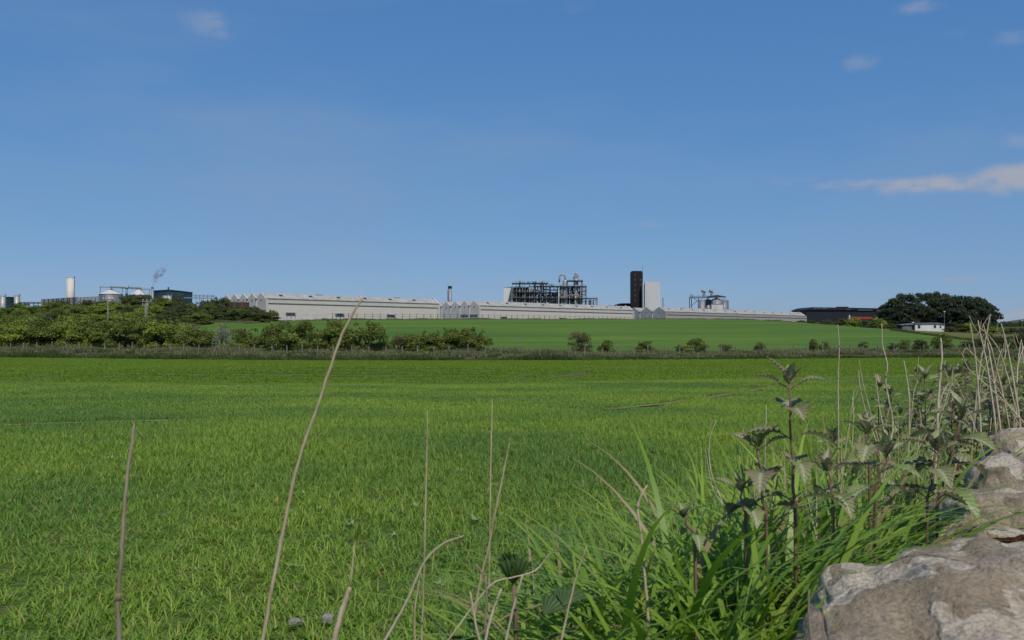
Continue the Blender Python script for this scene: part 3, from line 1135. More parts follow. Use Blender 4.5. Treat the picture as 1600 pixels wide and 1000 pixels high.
# right-hand end of the hedgerow behind the dry stems
for i, (px, w, h, d) in enumerate([(1512, 34, 14, 190), (1538, 40, 22, 197), (1568, 44, 20, 192), (1600, 50, 24, 194), (1640, 50, 24, 194), (1680, 50, 20, 194)]):
    bush(px, 545, w, h, d, 'dull', 'dull green hedgerow bush behind the dry stems at the right', 'bushes behind the dry stems')
# scrub on the left slope
g_ = random.Random(5)
for row_i, (d, x0, x1, st, w, h) in enumerate([(212, -60, 262, 30, 46, 20), (245, -60, 270, 30, 48, 20), (282, -60, 280, 31, 48, 20), (318, -60, 300, 30, 48, 19), (345, -60, 330, 29, 48, 18)]):
    px = x0 + g_.uniform(0, 15)
    while px < x1:
        if g_.random() < (0.82 if row_i < 2 else 0.97):
            kd = g_.choice(['gorse', 'gorse', 'hawthorn', 'dull'] if px < 190 else ['hawthorn', 'dull', 'dull', 'gorse'])
            bush(px, 500, w * g_.uniform(0.8, 1.25), h * g_.uniform(0.75, 1.2), d + g_.uniform(-8, 8), kd,
                 ('rounded green shrub in the lowest row of scrub behind the hedgerow', 'rounded green shrub in the second row of scrub up the left slope', 'rounded green shrub halfway up the scrub on the left slope', 'rounded shrub just below the skyline scrub on the left slope', 'shrub on the skyline of the left slope below the works')[row_i], 'scrub shrubs on the left slope', 'scrub_shrub', 'shrub')
        px += st * g_.uniform(0.75, 1.2)
for row_i, (d, x0, x1, st, w, h) in enumerate([(362, 280, 432, 24, 40, 20), (376, 250, 436, 24, 42, 24), (388, 200, 398, 24, 42, 25)]):
    px = x0 + g_.uniform(0, 10)
    while px < x1:
        hh = h * g_.uniform(0.8, 1.15) * (1.0 if px < 345 else 0.8)
        bush(px, 500, w * g_.uniform(0.85, 1.2), hh, d + g_.uniform(-4, 4), g_.choice(['dull', 'dull', 'hawthorn']),
             'dull green shrub beside the left end of the warehouses', 'shrubs at the left warehouse corner', 'scrub_shrub', 'shrub')
        px += st * g_.uniform(0.8, 1.2)


# ================================================================== the warehouses
def unit_box(name, mat):
    mb = MB().box(0, 1, 0, 1, 0, 1)
    me = mb.mesh(name); me.materials.append(mat)
    return me


def warehouse(s0, length, bays, bw, eave, rise, panel_mat, band_mat, gable_mat, label, firewalls, base_z=9.3, vents=(), gable_left=True, panels=True):
    o2 = WH0 + UH * s0
    zb = base_z
    ang = math.atan2(UH.y, UH.x)
    w = empty('warehouse', (o2.x, o2.y, zb), ang)
    tag(w, label, 'warehouse', 'long grey warehouses on the rise')
    L_ = length
    # plinth and core wall (set back behind the panels)
    MB().box(0.3, L_ - 0.3, 0.45, 0.75, -3, eave - 0.1).build('front_wall', panel_mat, w)
    MB().box(0.1, L_ - 0.1, 0.06, 0.44, -3, 0.9).build('plinth', gable_mat, w)
    # wall panels
    npan = max(4, int(L_ / 6.0))
    pw = (L_ - 2.4) / npan
    pm = MB().box(0, pw - 0.02, 0.14, 0.40, 0.95, eave - 1.98).mesh('wall_panel'); pm.materials.append(panel_mat)
    for i in range(npan): inst('wall_panel', pm, w, (1.2 + i * pw, 0, 0))
    # deep band under the eaves, standing proud and throwing a shadow line
    MB().box(0.9, L_ - 0.9, -0.28, 0.42, eave - 1.9, eave).build('eaves_band', band_mat, w)
    MB().box(0.6, L_ - 0.6, -0.50, -0.285, eave - 0.05, eave + 0.16).build('gutter', M['grey'], w)
    for x0 in (0.0, L_ - 1.15):
        MB().box(x0, x0 + 1.15, -0.33, 0.5, -3, eave + 0.1).build('corner_pier', band_mat, w)
    # roof: one ridge for each bay
    for b in range(bays):
        y0, y1 = b * bw, (b + 1) * bw
        ym = (y0 + y1) / 2
        over = 0.35 if b == 0 else 0.0
        mb = MB()
        th = 0.14
        for (ya, za, yb, zb_) in ((y0 - over, eave - over * rise / (bw / 2), ym, eave + rise), (y1, eave, ym, eave + rise)):
            n = max(2, int(L_ / 3.0))
            vs_, fs_ = [], []
            for i in range(n + 1):
                xx = 0.25 + (L_ - 0.5) * i / n
                wob = 0.03 * mnoise.noise(Vector((xx * 0.2, b * 3.1, s0)))
                vs_ += [(xx, ya, za + 0.05 + wob), (xx, yb, zb_ + 0.05 + wob), (xx, ya, za - th + wob), (xx, yb, zb_ - th + wob)]
            for i in range(n):
                a = i * 4
                fs_ += [(a, a + 4, a + 5, a + 1), (a + 2, a + 3, a + 7, a + 6), (a, a + 2, a + 6, a + 4), (a + 1, a + 5, a + 7, a + 3)]
            mb.add(vs_, fs_)
        rf = mb.build('roof', M['roof'], w)
        if b == 0:
            # roof lights that have gone dark, ridge vents
            k = 0
            sx = 9.0
            sl_ = math.atan2(rise, bw / 2)
            while sx < L_ - 6:
                f = 0.60
                yy = y0 + (ym - y0) * f; zz = eave + rise * f
                vb = MB().box(-0.9, 0.9, -0.55, 0.55, 0.02, 0.14)
                q = vb.build('roof_light', M['dark_steel'], rf)
                q.location = (sx, yy, zz + 0.06); q.rotation_euler = (sl_, 0, 0)
                if k % 3 == 1:
                    MB().box(sx + 4, sx + 7.5, ym - 0.4, ym + 0.4, eave + rise - 0.1, eave + rise + 0.35).build('ridge_vent', M['roof'], rf)
                sx += 15.5; k += 1
        # gable ends
        for e, (xa, xb, on) in enumerate(((-0.05, 0.35, gable_left), (L_ - 0.35, L_ + 0.05, True))):
            pr = [(y0 + 0.02, -3), (y1 - 0.02, -3), (y1 - 0.02, eave + 0.05), (ym, eave + rise + 0.22), (y0 + 0.02, eave + 0.05)]
            if b == 0: pr[0] = (0.5, -3); pr[4] = (0.5, eave + 0.05 + rise * 0.5 / (bw / 2))
            vs_ = [(xa, y, z) for y, z in pr] + [(xb, y, z) for y, z in pr]
            fs_ = [(4, 3, 2, 1, 0), (5, 6, 7, 8, 9)] + [(i, (i + 1) % 5, (i + 1) % 5 + 5, i + 5) for i in range(5)]
            gw = MB().add(vs_, fs_).build('gable_wall', gable_mat, w)
            if e == 0 and on:
                MB().box(-0.32, -0.06, ym - 0.9, ym - 0.5, eave + 0.2, eave + 0.6).build('lamp', M['white'], gw)
                MB().box(-0.12, -0.055, ym - 0.5, ym + 0.5, eave - 2.2 + 1.2, eave - 0.6).build('louvre', M['grey'], gw)
                if b > 0:
                    MB().box(-0.28, -0.06, y0 - 0.22, y0 + 0.22, -3, eave - 0.4).build('downpipe', M['white2'], w)
                    MB().box(-0.45, -0.06, y0 - 0.4, y0 + 0.4, eave - 0.4, eave + 0.25).build('hopper', M['dark_steel'], w)
                if b in (0, 1):
                    MB().box(-0.35, -0.055, y0 + 0.8, y1 - 0.8, 1.9, 2.7).build('canopy', M['grey'], gw)
    # fire walls that rise above the roof
    for f in firewalls:
        xa = L_ * f
        for b in range(bays):
            y0, y1 = b * bw, (b + 1) * bw
            ym = (y0 + y1) / 2
            pr = [(y0 - (0.35 if b == 0 else 0), eave - 0.3), (y1, eave - 0.3), (y1, eave + 0.15), (ym, eave + rise + 0.75), (y0 - (0.35 if b == 0 else 0), eave + 0.35)]
            vs_ = [(xa, y, z) for y, z in pr] + [(xa + 0.5, y, z) for y, z in pr]
            fs_ = [(4, 3, 2, 1, 0), (5, 6, 7, 8, 9)] + [(i, (i + 1) % 5, (i + 1) % 5 + 5, i + 5) for i in range(5)]
            MB().add(vs_, fs_).build('fire_wall', band_mat, w)
    for v in vents:
        xx = L_ * v
        vo = MB().box(xx, xx + 4.4, -0.22, 0.10, 0.5, 1.5).build('loading_canopy', M['gable_dark'], w)
        MB().box(xx - 0.25, xx + 4.65, -0.9, -0.2, 1.53, 1.7).build('canopy_roof', M['grey'], vo)
        for q in (0.1, 2.2, 4.2):
            MB().box(xx + q, xx + q + 0.12, -0.85, -0.73, -0.6, 1.52).build('canopy_post', M['steel'], vo)
    return w


warehouse(0, 102, 5, 7.4, 7.6, 2.5, M['wall_panel'], M['band'], M['gable'], 'left warehouse, its near end half hidden by shrubs', (0.52, 0.985), vents=(0.10, 0.36, 0.66))
warehouse(131, 144, 6, 7.4, 7.4, 2.7, M['wall_panel'], M['band'], M['gable'], 'middle warehouse with the steel distillery behind it', (0.42, 0.97), vents=(0.12, 0.47))
warehouse(313, 220, 4, 10.6, 7.3, 3.2, M['shaded_panel'], M['shaded_band'], M['gable_dark'], 'right warehouse with cloud shadow put into its colour, below the cluster of silos', (0.45,), vents=())

# security fence along the front of the warehouses
sf = empty('security_fence', (WH0.x, WH0.y, 0))
tag(sf, 'wire security fence with thin posts in front of the warehouses', 'fence')
post_me = MB().box(-0.08, 0.08, -0.08, 0.08, -1.5, 2.5).bar((0, 0, 2.45), (0, -0.45, 2.95), 0.12).mesh('post')
post_me.materials.append(M['dark_steel'])
fpts = []
s = 30.0
while s < 545:
    q = WH0 + UH * s + Vector((0.73, -0.68)) * 7.0
    z = max(terrain(q.x, q.y), 8.2 if q.x < 150 else 6)
    fpts.append((q.x - WH0.x, q.y - WH0.y, z))
    inst('post', post_me, sf, fpts[-1], (0, 0, math.atan2(UH.y, UH.x)))
    s += 4.6
for hgt in (0.5, 1.5, 2.45):
    mb = MB()
    for a, b in zip(fpts, fpts[1:]): mb.bar((a[0], a[1], a[2] + hgt), (b[0], b[1], b[2] + hgt), 0.05 if hgt < 2 else 0.08)
    mb.build('wire', M['dark_steel'], sf)

# ================================================================== industrial things behind
def face_box(name, px0, px1, top, d, depth, mat, base=None, parent=None, off=Vector((0, 0, 0))):
    zb = base if base is not None else terrain(X((px0 + px1) / 2, d), d) - 0.5
    mb = MB().box(X(px0, d) - off.x, X(px1, d) - off.x, d - off.y, d + depth - off.y, zb - off.z, Z(top, d) - off.z)
    return mb.build(name, mat, parent)


# chimney between the warehouses
d = 600
c = empty('boiler_chimney', (X(703, d), d, 9))
tag(c, 'grey free-standing chimney with black top between two warehouses', 'chimney')
rr = 2.9 / F * d
MB().lathe(0, 0, [(rr * 1.05, 0), (rr, Z(451, d) - 9)], 16).build('flue', M['flue'], c, True)
MB().lathe(0, 0, [(rr * 1.08, Z(450.9, d) - 9), (rr * 1.08, Z(447, d) - 9), (rr * .7, Z(447, d) - 9)], 16).build('black_cap', M['black'], c)
MB().box(-rr - 0.35, -rr + 0.1, -0.3, 0.3, 2, Z(453, d) - 9).build('ladder', M['dark_steel'], c)

# black tower + white tower
d = 700
t0 = empty('black_tower', (X(996, d), d, 9))
tag(t0, 'tall black clad tower with small windows and a thin mast', 'tower')
hw = 8.9 / F * d
H = Z(424.5, d) - 9
tw = MB().box(-hw, hw * 0.96, 0, 2 * hw, -1, H).build('tower_shell', M['black'], t0)
MB().box(-hw + 0.5, hw - 1.0, 0.5, 2 * hw - 0.5, H, H + 0.7).build('parapet', M['black'], t0)
for i, rw in enumerate((429, 437, 445, 453.5, 461.5, 469.5)):
    for px in ((992.5, 1001) if i in (1, 2) else (992.5,)):
        wo = MB().box(X(px, d) - t0.location.x - 0.42, X(px, d) - t0.location.x + 0.42, -0.06, 0.2, Z(rw, d) - 9 - 0.5, Z(rw, d) - 9 + 0.5).build('window', M['steel'], tw)
        MB().box(X(px, d) - t0.location.x - 0.3, X(px, d) - t0.location.x + 0.3, -0.10, -0.065, Z(rw, d) - 9 - 0.38, Z(rw, d) - 9 + 0.38).build('pane', M['glass'], wo)
MB().tube([(hw - 0.3, 0.5, H), (hw - 0.3, 0.5, Z(414, d) - 9)], [0.14, 0.06], 6).build('mast', M['dark_steel'], t0)

d = 692
w0 = empty('white_tower', (X(1018, d), d, 9))
tag(w0, 'plain white windowless tower block beside the black tower', 'tower')
MB().box(X(1005, d) - w0.location.x + 0.02, X(1008, d) - w0.location.x - 0.02, 2, 11, -1, Z(440.6, d) - 9).build('stair_shaft', M['white'], w0)
MB().box(X(1008, d) - w0.location.x, X(1031.5, d) - w0.location.x, 0, 11, -1, Z(440.2, d) - 9).build('tower_shell', M['white'], w0)

d = 720
b0 = face_box('low_black_shed', 963, 986, 476, d, 14, M['black'])
tag(b0, 'low black flat-roofed shed peeping over the middle warehouse roof', 'shed')
mb = MB()
x0, x1 = X(962, d), X(987, d)
mb.add([(x0, d - .5, Z(475.9, d)), (x1, d - .5, Z(475.9, d)), (x1, d + 14.5, Z(475.9, d)), (x0, d + 14.5, Z(475.9, d)),
        (X(969, d), d - .5, Z(474, d)), (X(984, d), d - .5, Z(473.8, d)), (X(984, d), d + 14.5, Z(473.8, d)), (X(969, d), d + 14.5, Z(474, d))],
       [(0, 3, 2, 1), (4, 5, 6, 7), (0, 1, 5, 4), (1, 2, 6, 5), (2, 3, 7, 6), (3, 0, 4, 7)])
mb.build('roof', M['black'], b0)

d = 700
v0 = empty('vent_stack', (X(1036, d), d, 9))
tag(v0, 'small thin steel vent stack right of the white tower', 'vent')
MB().lathe(0, 0, [(0.45, 0), (0.45, Z(467.5, d) - 9)], 10).build('pipe', M['vessel'], v0)
MB().lathe(0, 0, [(0.55, Z(467.3, d) - 9), (0.85, Z(466.5, d) - 9), (0.2, Z(465.8, d) - 9)], 10).build('cowl', M['vessel'], v0)


# distillation plant -------------------------------------------------
def distillery():
    d = 680.0
    o = empty('distillation_plant', (X(866, d), d, 9))
    ox, oz = o.location.x, 9.0
    tag(o, 'open steel-framed distillation plant with columns, pipes and decks', 'plant')
    gx_ = lambda px: X(px, d) - ox
    gz_ = lambda row: Z(row, d) - oz
    depth = [0.0, 6.5, 13.0]
    g_ = random.Random(21)
    # uprights: px, top row
    ups = [(800.5, 443), (807, 443), (820.5, 443), (834.5, 441), (844.5, 443), (854, 442), (872.5, 447), (885.5, 443), (898.5, 436), (910.5, 438), (916.5, 447), (933.5, 467)]
    for px, top in ups:
        for y in depth:
            MB().box(gx_(px) - 0.2, gx_(px) + 0.2, y - 0.2, y + 0.2, -1, gz_(top)).build('upright', M['steel'], o)
    # decks: px range, row
    for a, b, row in ((800, 857, 442.6), (834, 917, 447.3), (845, 934, 466.2), (886, 911, 438.4), (800, 845, 456.5), (800, 845, 466), (834, 874, 457)):
        dk = MB().box(gx_(a), gx_(b), -0.8, 13.8, gz_(row) - 0.16, gz_(row) + 0.16).build('deck', M['dark_steel'], o)
        hr = MB()
        for y in (-0.7, 13.7):
            for hh in (0.6, 1.2): hr.bar((gx_(a), y, gz_(row) + hh), (gx_(b), y, gz_(row) + hh), 0.07)
            n = int((b - a) / 4)
            for i in range(n + 1): hr.bar((gx_(a) + (gx_(b) - gx_(a)) * i / n, y, gz_(row)), (gx_(a) + (gx_(b) - gx_(a)) * i / n, y, gz_(row) + 1.2), 0.07)
        hr.build('handrail', M['steel'], dk)
    # bracing
    for i in range(16):
        k = g_.randrange(len(ups) - 2)
        a, b = ups[k], ups[k + 1]
        r0 = g_.choice((474, 466, 457)); r1 = r0 - g_.choice((8, 9.5))
        if g_.random() < 0.5: a, b = b, a
        y = g_.choice(depth)
        MB().bar((gx_(a[0]), y, gz_(r0)), (gx_(b[0]), y, gz_(r1)), 0.22).build('brace', M['steel'], o)
    # enclosed dark bay on the left
    MB().box(gx_(801), gx_(828), 6.9, 12.6, -1, gz_(448)).build('clad_bay', M['rust'], o)
    MB().box(gx_(800.2), gx_(803), -0.5, 6.0, gz_(466), gz_(449)).build('side_panel', M['rust'], o)
    # tall columns with dished tops
    for px, r, top, mat, y in ((883.5, 4.0, 437, 'vessel', 3.2), (900.5, 3.9, 434.5, 'vessel', 3.2), (836, 1.4, 439, 'copper', 3), (812, 1.2, 437, 'vessel', 3), (827.5, 0.9, 445, 'vessel', 1.5),
                               (846, 1.5, 440, 'vessel', 4), (849.5, 1.0, 442, 'steel', 8), (860, 1.2, 446, 'vessel', 4), (872.8, 0.8, 450, 'cream', -1.6), (865, 2.2, 456, 'copper', 8), (857, 2.5, 460, 'silo_dark', 9),
                               (878, 0.9, 447, 'vessel', 1.5), (816.5, 0.7, 446, 'steel', 1.0), (892, 1.0, 452, 'steel', 3), (906.5, 1.1, 448, 'vessel', 4), (840.5, 0.8, 446, 'steel', 2)):
        R_ = r / F * d
        z = gz_(top)
        col = MB().lathe(gx_(px), y, [(R_, -1), (R_, z - R_ * 0.5), (R_ * 0.85, z - R_ * 0.15), (R_ * 0.4, z + R_ * 0.1), (0.05, z + R_ * 0.15)], 14).build('column', M[mat], o, True)
        if r > 2:
            for q in np.arange(3, z - 2, 3.4):
                MB().lathe(gx_(px), y, [(R_ * 1.04, q), (R_ * 1.07, q + 0.12), (R_ * 1.04, q + 0.24)], 14).build('flange', M['steel'], col)
    # swan-neck vapour pipes over the two big columns
    def arc(px0, px1, row0, rowtop, rowend, y):
        pts = []
        cx, rx = (px0 + px1) / 2, (px1 - px0) / 2
        pts.append((gx_(px1), y, gz_(rowend)))
        for i in range(13):
            a = math.pi * i / 12
            pts.append((gx_(cx + rx * math.cos(a)), y, gz_(rowtop + 5) + (gz_(rowtop) - gz_(rowtop + 5)) * math.sin(a)))
        pts.append((gx_(px0), y, gz_(row0)))
        return pts
    MB().tube(arc(874.5, 883.5, 440, 428.2, 438, 3.2), 0.7, 10).build('vapour_pipe', M['vessel'], o, True)
    MB().tube(arc(898.5, 902.5, 432, 426, 436, 3.2), 0.7, 10).build('vapour_pipe', M['vessel'], o, True)
    MB().tube([(gx_(874.5), 7, gz_(440)), (gx_(876.5), 7, gz_(444)), (gx_(877), 5, gz_(459)), (gx_(882), 5, gz_(460))], 0.5, 8).build('vapour_pipe', M['vessel'], o, True)
    MB().tube([(gx_(903), 7, gz_(430)), (gx_(905.5), 7, gz_(430.5))], 0.45, 8).build('relief_valve', M['dark_steel'], o, True)
    MB().box(gx_(896), gx_(904), 4, 10, gz_(433.6), gz_(432.8)).build('deck', M['dark_steel'], o)
    # horizontal vessels
    for px, row, L_, r in ((822, 459, 7, 1.0), (860, 463.5, 8, 1.3), (829, 469.5, 8, 1.1), (884, 470, 6, 1.0), (812, 452.5, 6, 0.8), (868, 460.5, 5, 0.9)):
        R_ = r
        MB().tube([(gx_(px) - L_ / 2, 3.5, gz_(row)), (gx_(px) - L_ / 2 + .4, 3.5, gz_(row)), (gx_(px) + L_ / 2 - .4, 3.5, gz_(row)), (gx_(px) + L_ / 2, 3.5, gz_(row))], [R_ * .5, R_, R_, R_ * .5], 10).build('condenser', M['silo_dark'], o, True)
    # pipe runs
    for i in range(120):
        a = g_.uniform(802, 912); b = min(916, a + g_.uniform(3, 22))
        row = g_.uniform(446, 474); y = g_.uniform(-0.5, 13)
        pts = [(gx_(a), y, gz_(row))]
        if g_.random() < 0.6:
            r2 = row + g_.uniform(-9, 9); r2 = min(475, max(445 if a > 834 else 443, r2))
            pts += [(gx_(b), y, gz_(row)), (gx_(b), y, gz_(r2))]
        else:
            pts += [(gx_(b), y, gz_(row))]
        MB().tube(pts, g_.uniform(0.12, 0.36), 6).build('pipe', M[g_.choice(['steel', 'vessel', 'dark_steel', 'silo', 'rust'])], o)
    # slim vertical vessels and risers between the frames
    for i in range(34):
        px = g_.uniform(804, 908); top = g_.uniform(446, 462) if px > 834 else g_.uniform(444, 456)
        R_ = g_.uniform(0.3, 0.8); y = g_.uniform(0.5, 12.5); z = gz_(top)
        MB().lathe(gx_(px), y, [(R_, -1), (R_, z - R_ * 0.5), (R_ * 0.5, z), (0.05, z + 0.1)], 10).build('riser', M[g_.choice(['steel', 'vessel', 'dark_steel', 'copper', 'silo_dark'])], o, True)
    for (a, b, r0, r1) in ((829, 833, 462, 452), (838, 843, 473, 462), (850, 858, 474, 463), (861, 869, 474, 466), (874, 880, 474, 467), (803, 826, 474, 464)):
        MB().box(gx_(a), gx_(b), 4.5, 9.5, gz_(r0), gz_(r1)).build('equipment_cabin', M[g_.choice(['dark_steel', 'silo_dark', 'grey'])], o)
    # fittings on the top decks
    for i in range(26):
        px = g_.uniform(806, 868)
        row = 442.4 if px < 857 else 447
        hh = g_.uniform(0.8, 2.6)
        MB().tube([(gx_(px), g_.uniform(0, 12), gz_(row)), (gx_(px) + g_.uniform(-.4, .4), 6, gz_(row) + hh)], g_.uniform(0.08, 0.25), 6).build('vent_pipe', M[g_.choice(['steel', 'dark_steel', 'copper'])], o)
    for px in (811.5, 832, 836, 846, 862):
        MB().box(gx_(px), gx_(px + 2.2), 2, 4, gz_(442.2 if px < 857 else 447), gz_(440 if px < 857 else 445)).build('valve_box', M['dark_steel'], o)
    MB().tube([(gx_(812), 3, gz_(442)), (gx_(811), 3, gz_(435.5))], [0.2, 0.06], 6).build('vent_pipe', M['dark_steel'], o)
    # stair flights on the right
    for (a, ra, b, rb) in ((906, 452, 916, 447.3), (916, 459, 906, 453), (906, 466, 916, 459), (924, 474, 932, 467), (920, 474, 914, 467)):
        st = MB().bar((gx_(a), -0.4, gz_(ra)), (gx_(b), -0.4, gz_(rb)), 0.35, 0.3).build('stair', M['steel'], o)
        MB().bar((gx_(a), -0.8, gz_(ra) + 1.1), (gx_(b), -0.8, gz_(rb) + 1.1), 0.08).build('handrail', M['steel'], st)
    for px in (921.5, 924, 928):
        MB().lathe(gx_(px), 5, [(0.5, -1), (0.5, gz_(468.5)), (0.1, gz_(467.6))], 10).build('column', M['steel'], o, True)


distillery()
d = 690
q = empty('white_plant_building', (X(794, d), d, 9))
tag(q, 'plain white block at the left end of the distillation plant', 'building')
MB().box(X(787, d) - q.location.x, X(799.6, d) - q.location.x, 0, 12, -1, Z(449.5, d) - 9).build('wall', M['white2'], q)
MB().add([(X(786.8, d) - q.location.x, -.1, Z(449.4, d) - 9), (X(799.8, d) - q.location.x, -.1, Z(449.4, d) - 9), (X(799.8, d) - q.location.x, 12, Z(449.4, d) - 9), (X(786.8, d) - q.location.x, 12, Z(449.4, d) - 9),
          (X(787.2, d) - q.location.x, .1, Z(449, d) - 9), (X(799.6, d) - q.location.x, .1, Z(447.8, d) - 9), (X(799.6, d) - q.location.x, 12, Z(447.8, d) - 9), (X(787.2, d) - q.location.x, 12, Z(449, d) - 9)],
         [(0, 3, 2, 1), (4, 5, 6, 7), (0, 1, 5, 4), (1, 2, 6, 5), (2, 3, 7, 6), (3, 0, 4, 7)]).build('roof', M['grey'], q)
MB().box(X(794.8, d) - q.location.x, X(795.8, d) - q.location.x, -.08, .2, Z(468.5, d) - 9, Z(466, d) - 9).build('door', M['dark_steel'], q)


# silo cluster behind the right warehouse --------------------------------
def silo(px, r, eave_row, apex_row, d, wall, roof, label, group=None, ribs=12):
    base = terrain(X(px, d), d)
    o = empty('grain_silo', (X(px, d), d, base))
    tag(o, label, 'silo', group)
    R_ = r / F * d
    ze, za = Z(eave_row, d) - base, Z(apex_row, d) - base
    sh = MB().lathe(0, 0, [(R_, -1), (R_, ze)], 28).build('shell', M[wall], o, True)
    MB().lathe(0, 0, [(R_ * 1.03, ze - 0.1), (R_ * 1.04, ze + 0.05), (R_ * 0.12, za), (R_ * 0.1, za + 0.35)], 28).build('cone_roof', M[roof], o)
    for k in range(ribs):
        a = 2 * math.pi * k / ribs + 0.1
        inst('stiffener', RIB, sh, (R_ * math.cos(a), R_ * math.sin(a), 0), (0, 0, a), (1, 1, ze - 0.2))
    return o


RIB = MB().box(-0.05, 0.12, -0.09, 0.09, 0, 1).mesh('stiffener')
RIB.materials.append(M['steel'])
SG = 'silos behind the right warehouse'
silo(1096.5, 5.4, 470, 467.5, 776, 'silo', 'flue', 'bright steel silo at the left of the right-hand cluster', SG)
silo(1106, 5.2, 469, 466.5, 784, 'silo_dark', 'flue', 'dark silo second from the left in the right-hand cluster', SG)
silo(1119.5, 7.8, 468.5, 465.2, 780, 'silo', 'red_roof', 'broad silo with a rusty red roof in the right-hand cluster', SG)
silo(1131.5, 7.0, 470, 466, 792, 'silo_dark', 'flue', 'dark silo at the right end of the right-hand cluster', SG)
d = 768
e = face_box('pump_house', 1112, 1130, 475.3, d, 5, M['gable'])
tag(e, 'low pale pump house in front of the right-hand silos', 'shed')
face_box('roof', 1111.6, 1130.4, 475.0, d - 0.3, 5.6, M['grey'], Z(475.25, d), e)

gd = 778.0
gn = empty('silo_gantry', (X(1105, gd), gd, 9))
tag(gn, 'dark conveyor gantry with elevator heads above the right-hand silos', 'gantry')
sx_ = lambda px: X(px, gd) - gn.location.x
sz_ = lambda row: Z(row, gd) - 9
MB().box(sx_(1077), sx_(1110), -1, 1, sz_(465.6), sz_(464.6)).build('walkway', M['dark_steel'], gn)
MB().add([(sx_(1104), -1.4, sz_(465.4)), (sx_(1134.5), -1.4, sz_(464.6)), (sx_(1134.5), 1.4, sz_(464.6)), (sx_(1104), 1.4, sz_(465.4)),
          (sx_(1104), -1.4, sz_(463.2)), (sx_(1120), -1.4, sz_(460.8)), (sx_(1134.5), -1.4, sz_(463.4)), (sx_(1134.5), 1.4, sz_(463.4)), (sx_(1120), 1.4, sz_(460.8)), (sx_(1104), 1.4, sz_(463.2))],
         [(0, 3, 2, 1), (0, 1, 6, 5, 4), (3, 9, 8, 7, 2), (4, 5, 8, 9), (5, 6, 7, 8), (0, 4, 9, 3), (1, 2, 7, 6)]).build('conveyor_housing', M['dark_steel'], gn)
hr = MB()
for y in (-1, 1):
    for hh in (0.6, 1.2): hr.bar((sx_(1077), y, sz_(464.6) + hh), (sx_(1110), y, sz_(464.6) + hh), 0.08)
    for i in range(16): hr.bar((sx_(1077 + 33 * i / 15), y, sz_(464.6)), (sx_(1077 + 33 * i / 15), y, sz_(464.6) + 1.2), 0.08)
hr.build('handrail', M['dark_steel'], gn)
for px in (1077.5, 1080.5, 1091.5):
    for y in (-1, 1): MB().box(sx_(px) - .15, sx_(px) + .15, y - .15, y + .15, -1, sz_(465)).build('leg', M['dark_steel'], gn)
for a, b in (((1084, 465.5), (1091, 471.5)), ((1080, 478), (1089, 470.5))):
    MB().bar((sx_(a[0]), 0, sz_(a[1])), (sx_(b[0]), 0, sz_(b[1])), 0.4).build('brace', M['dark_steel'], gn)
hp = MB()
for y in (-.6, .6):
    pts = [(sx_(1079.2), y, sz_(464.5))]
    for i in range(9):
        a = math.pi * i / 8
        pts.append((sx_(1080.7 - 1.5 * math.cos(a)), y, sz_(461) + 0.7 * math.sin(a)))
    pts.append((sx_(1082.2), y, sz_(464.5)))
    hp.tube(pts, 0.1, 5)
hp.build('safety_hoop', M['dark_steel'], gn)
for px in (1099.5, 1111.5):
    tw = MB()
    for dx in (-1.1, 1.1):
        for y in (-.6, .6): tw.bar((sx_(px + dx), y, sz_(464.5)), (sx_(px + dx * .7), y, sz_(456)), 0.22)
    tw.bar((sx_(px - 1.1), -.6, sz_(463)), (sx_(px + 1), -.6, sz_(458)), 0.15)
    tw.build('elevator_leg', M['dark_steel'], gn)
    MB().box(sx_(px - 3), sx_(px + 3), -1.2, 1.2, sz_(456.6), sz_(456)).build('head_platform', M['dark_steel'], gn)
    MB().tube([(sx_(px - 1.8), 0, sz_(454.8)), (sx_(px + 1.8), 0, sz_(454.8))], 1.0, 10).build('elevator_head', M['copper'], gn)
    MB().box(sx_(px - 3), sx_(px - 2.6), -1.2, 1.2, sz_(456), sz_(453.2)).build('guard_rail', M['dark_steel'], gn)
    MB().box(sx_(px - .4), sx_(px + .9), -.6, .6, sz_(453.9), sz_(452.6)).build('motor', M['rust'], gn)
    MB().bar((sx_(px + 1.5), 0, sz_(456)), (sx_(px + 4), 0, sz_(463)), 0.4).build('chute', M['vessel'], gn)
MB().bar((sx_(1101), 0, sz_(457.2)), (sx_(1111), 0, sz_(457.2)), 0.15).build('walkway', M['steel'], gn)

# black warehouse on the right -----------------------------------------
d = 800
bw_ = empty('black_warehouse', (X(1258, d), d, terrain(X(1320, d), d)))
tag(bw_, 'long low black warehouse with a red stripe left of the pines', 'warehouse')
ox, oz = bw_.location.x, bw_.location.z
bx_ = lambda px: X(px, d) - ox
bz_ = lambda row: Z(row, d) - oz
MB().box(bx_(1259), bx_(1425), 0, 40, -2, bz_(484)).build('wall', M['navy'], bw_)
mb = MB()
pr = [(bx_(1256.5), 484.5), (bx_(1263), 481.8), (bx_(1268), 480), (bx_(1330), 480.8), (bx_(1425), 482.8)]
vs_ = []
for x_, rw in pr:
    vs_ += [(x_, -1, bz_(484.6)), (x_, -1, bz_(rw)), (x_, 40.5, bz_(rw)), (x_, 40.5, bz_(484.6))]
fs_ = [(0, 1, 2, 3), (16, 19, 18, 17)]
for i in range(4):
    a = i * 4
    fs_ += [(a, a + 4, a + 5, a + 1), (a + 1, a + 5, a + 6, a + 2), (a + 2, a + 6, a + 7, a + 3), (a + 3, a + 7, a + 4, a)]
rf = mb.add(vs_, fs_).build('roof', M['navy'], bw_)
MB().box(bx_(1312), bx_(1328), 3, 9, bz_(481), bz_(479)).build('roof_unit', M['navy'], rf)
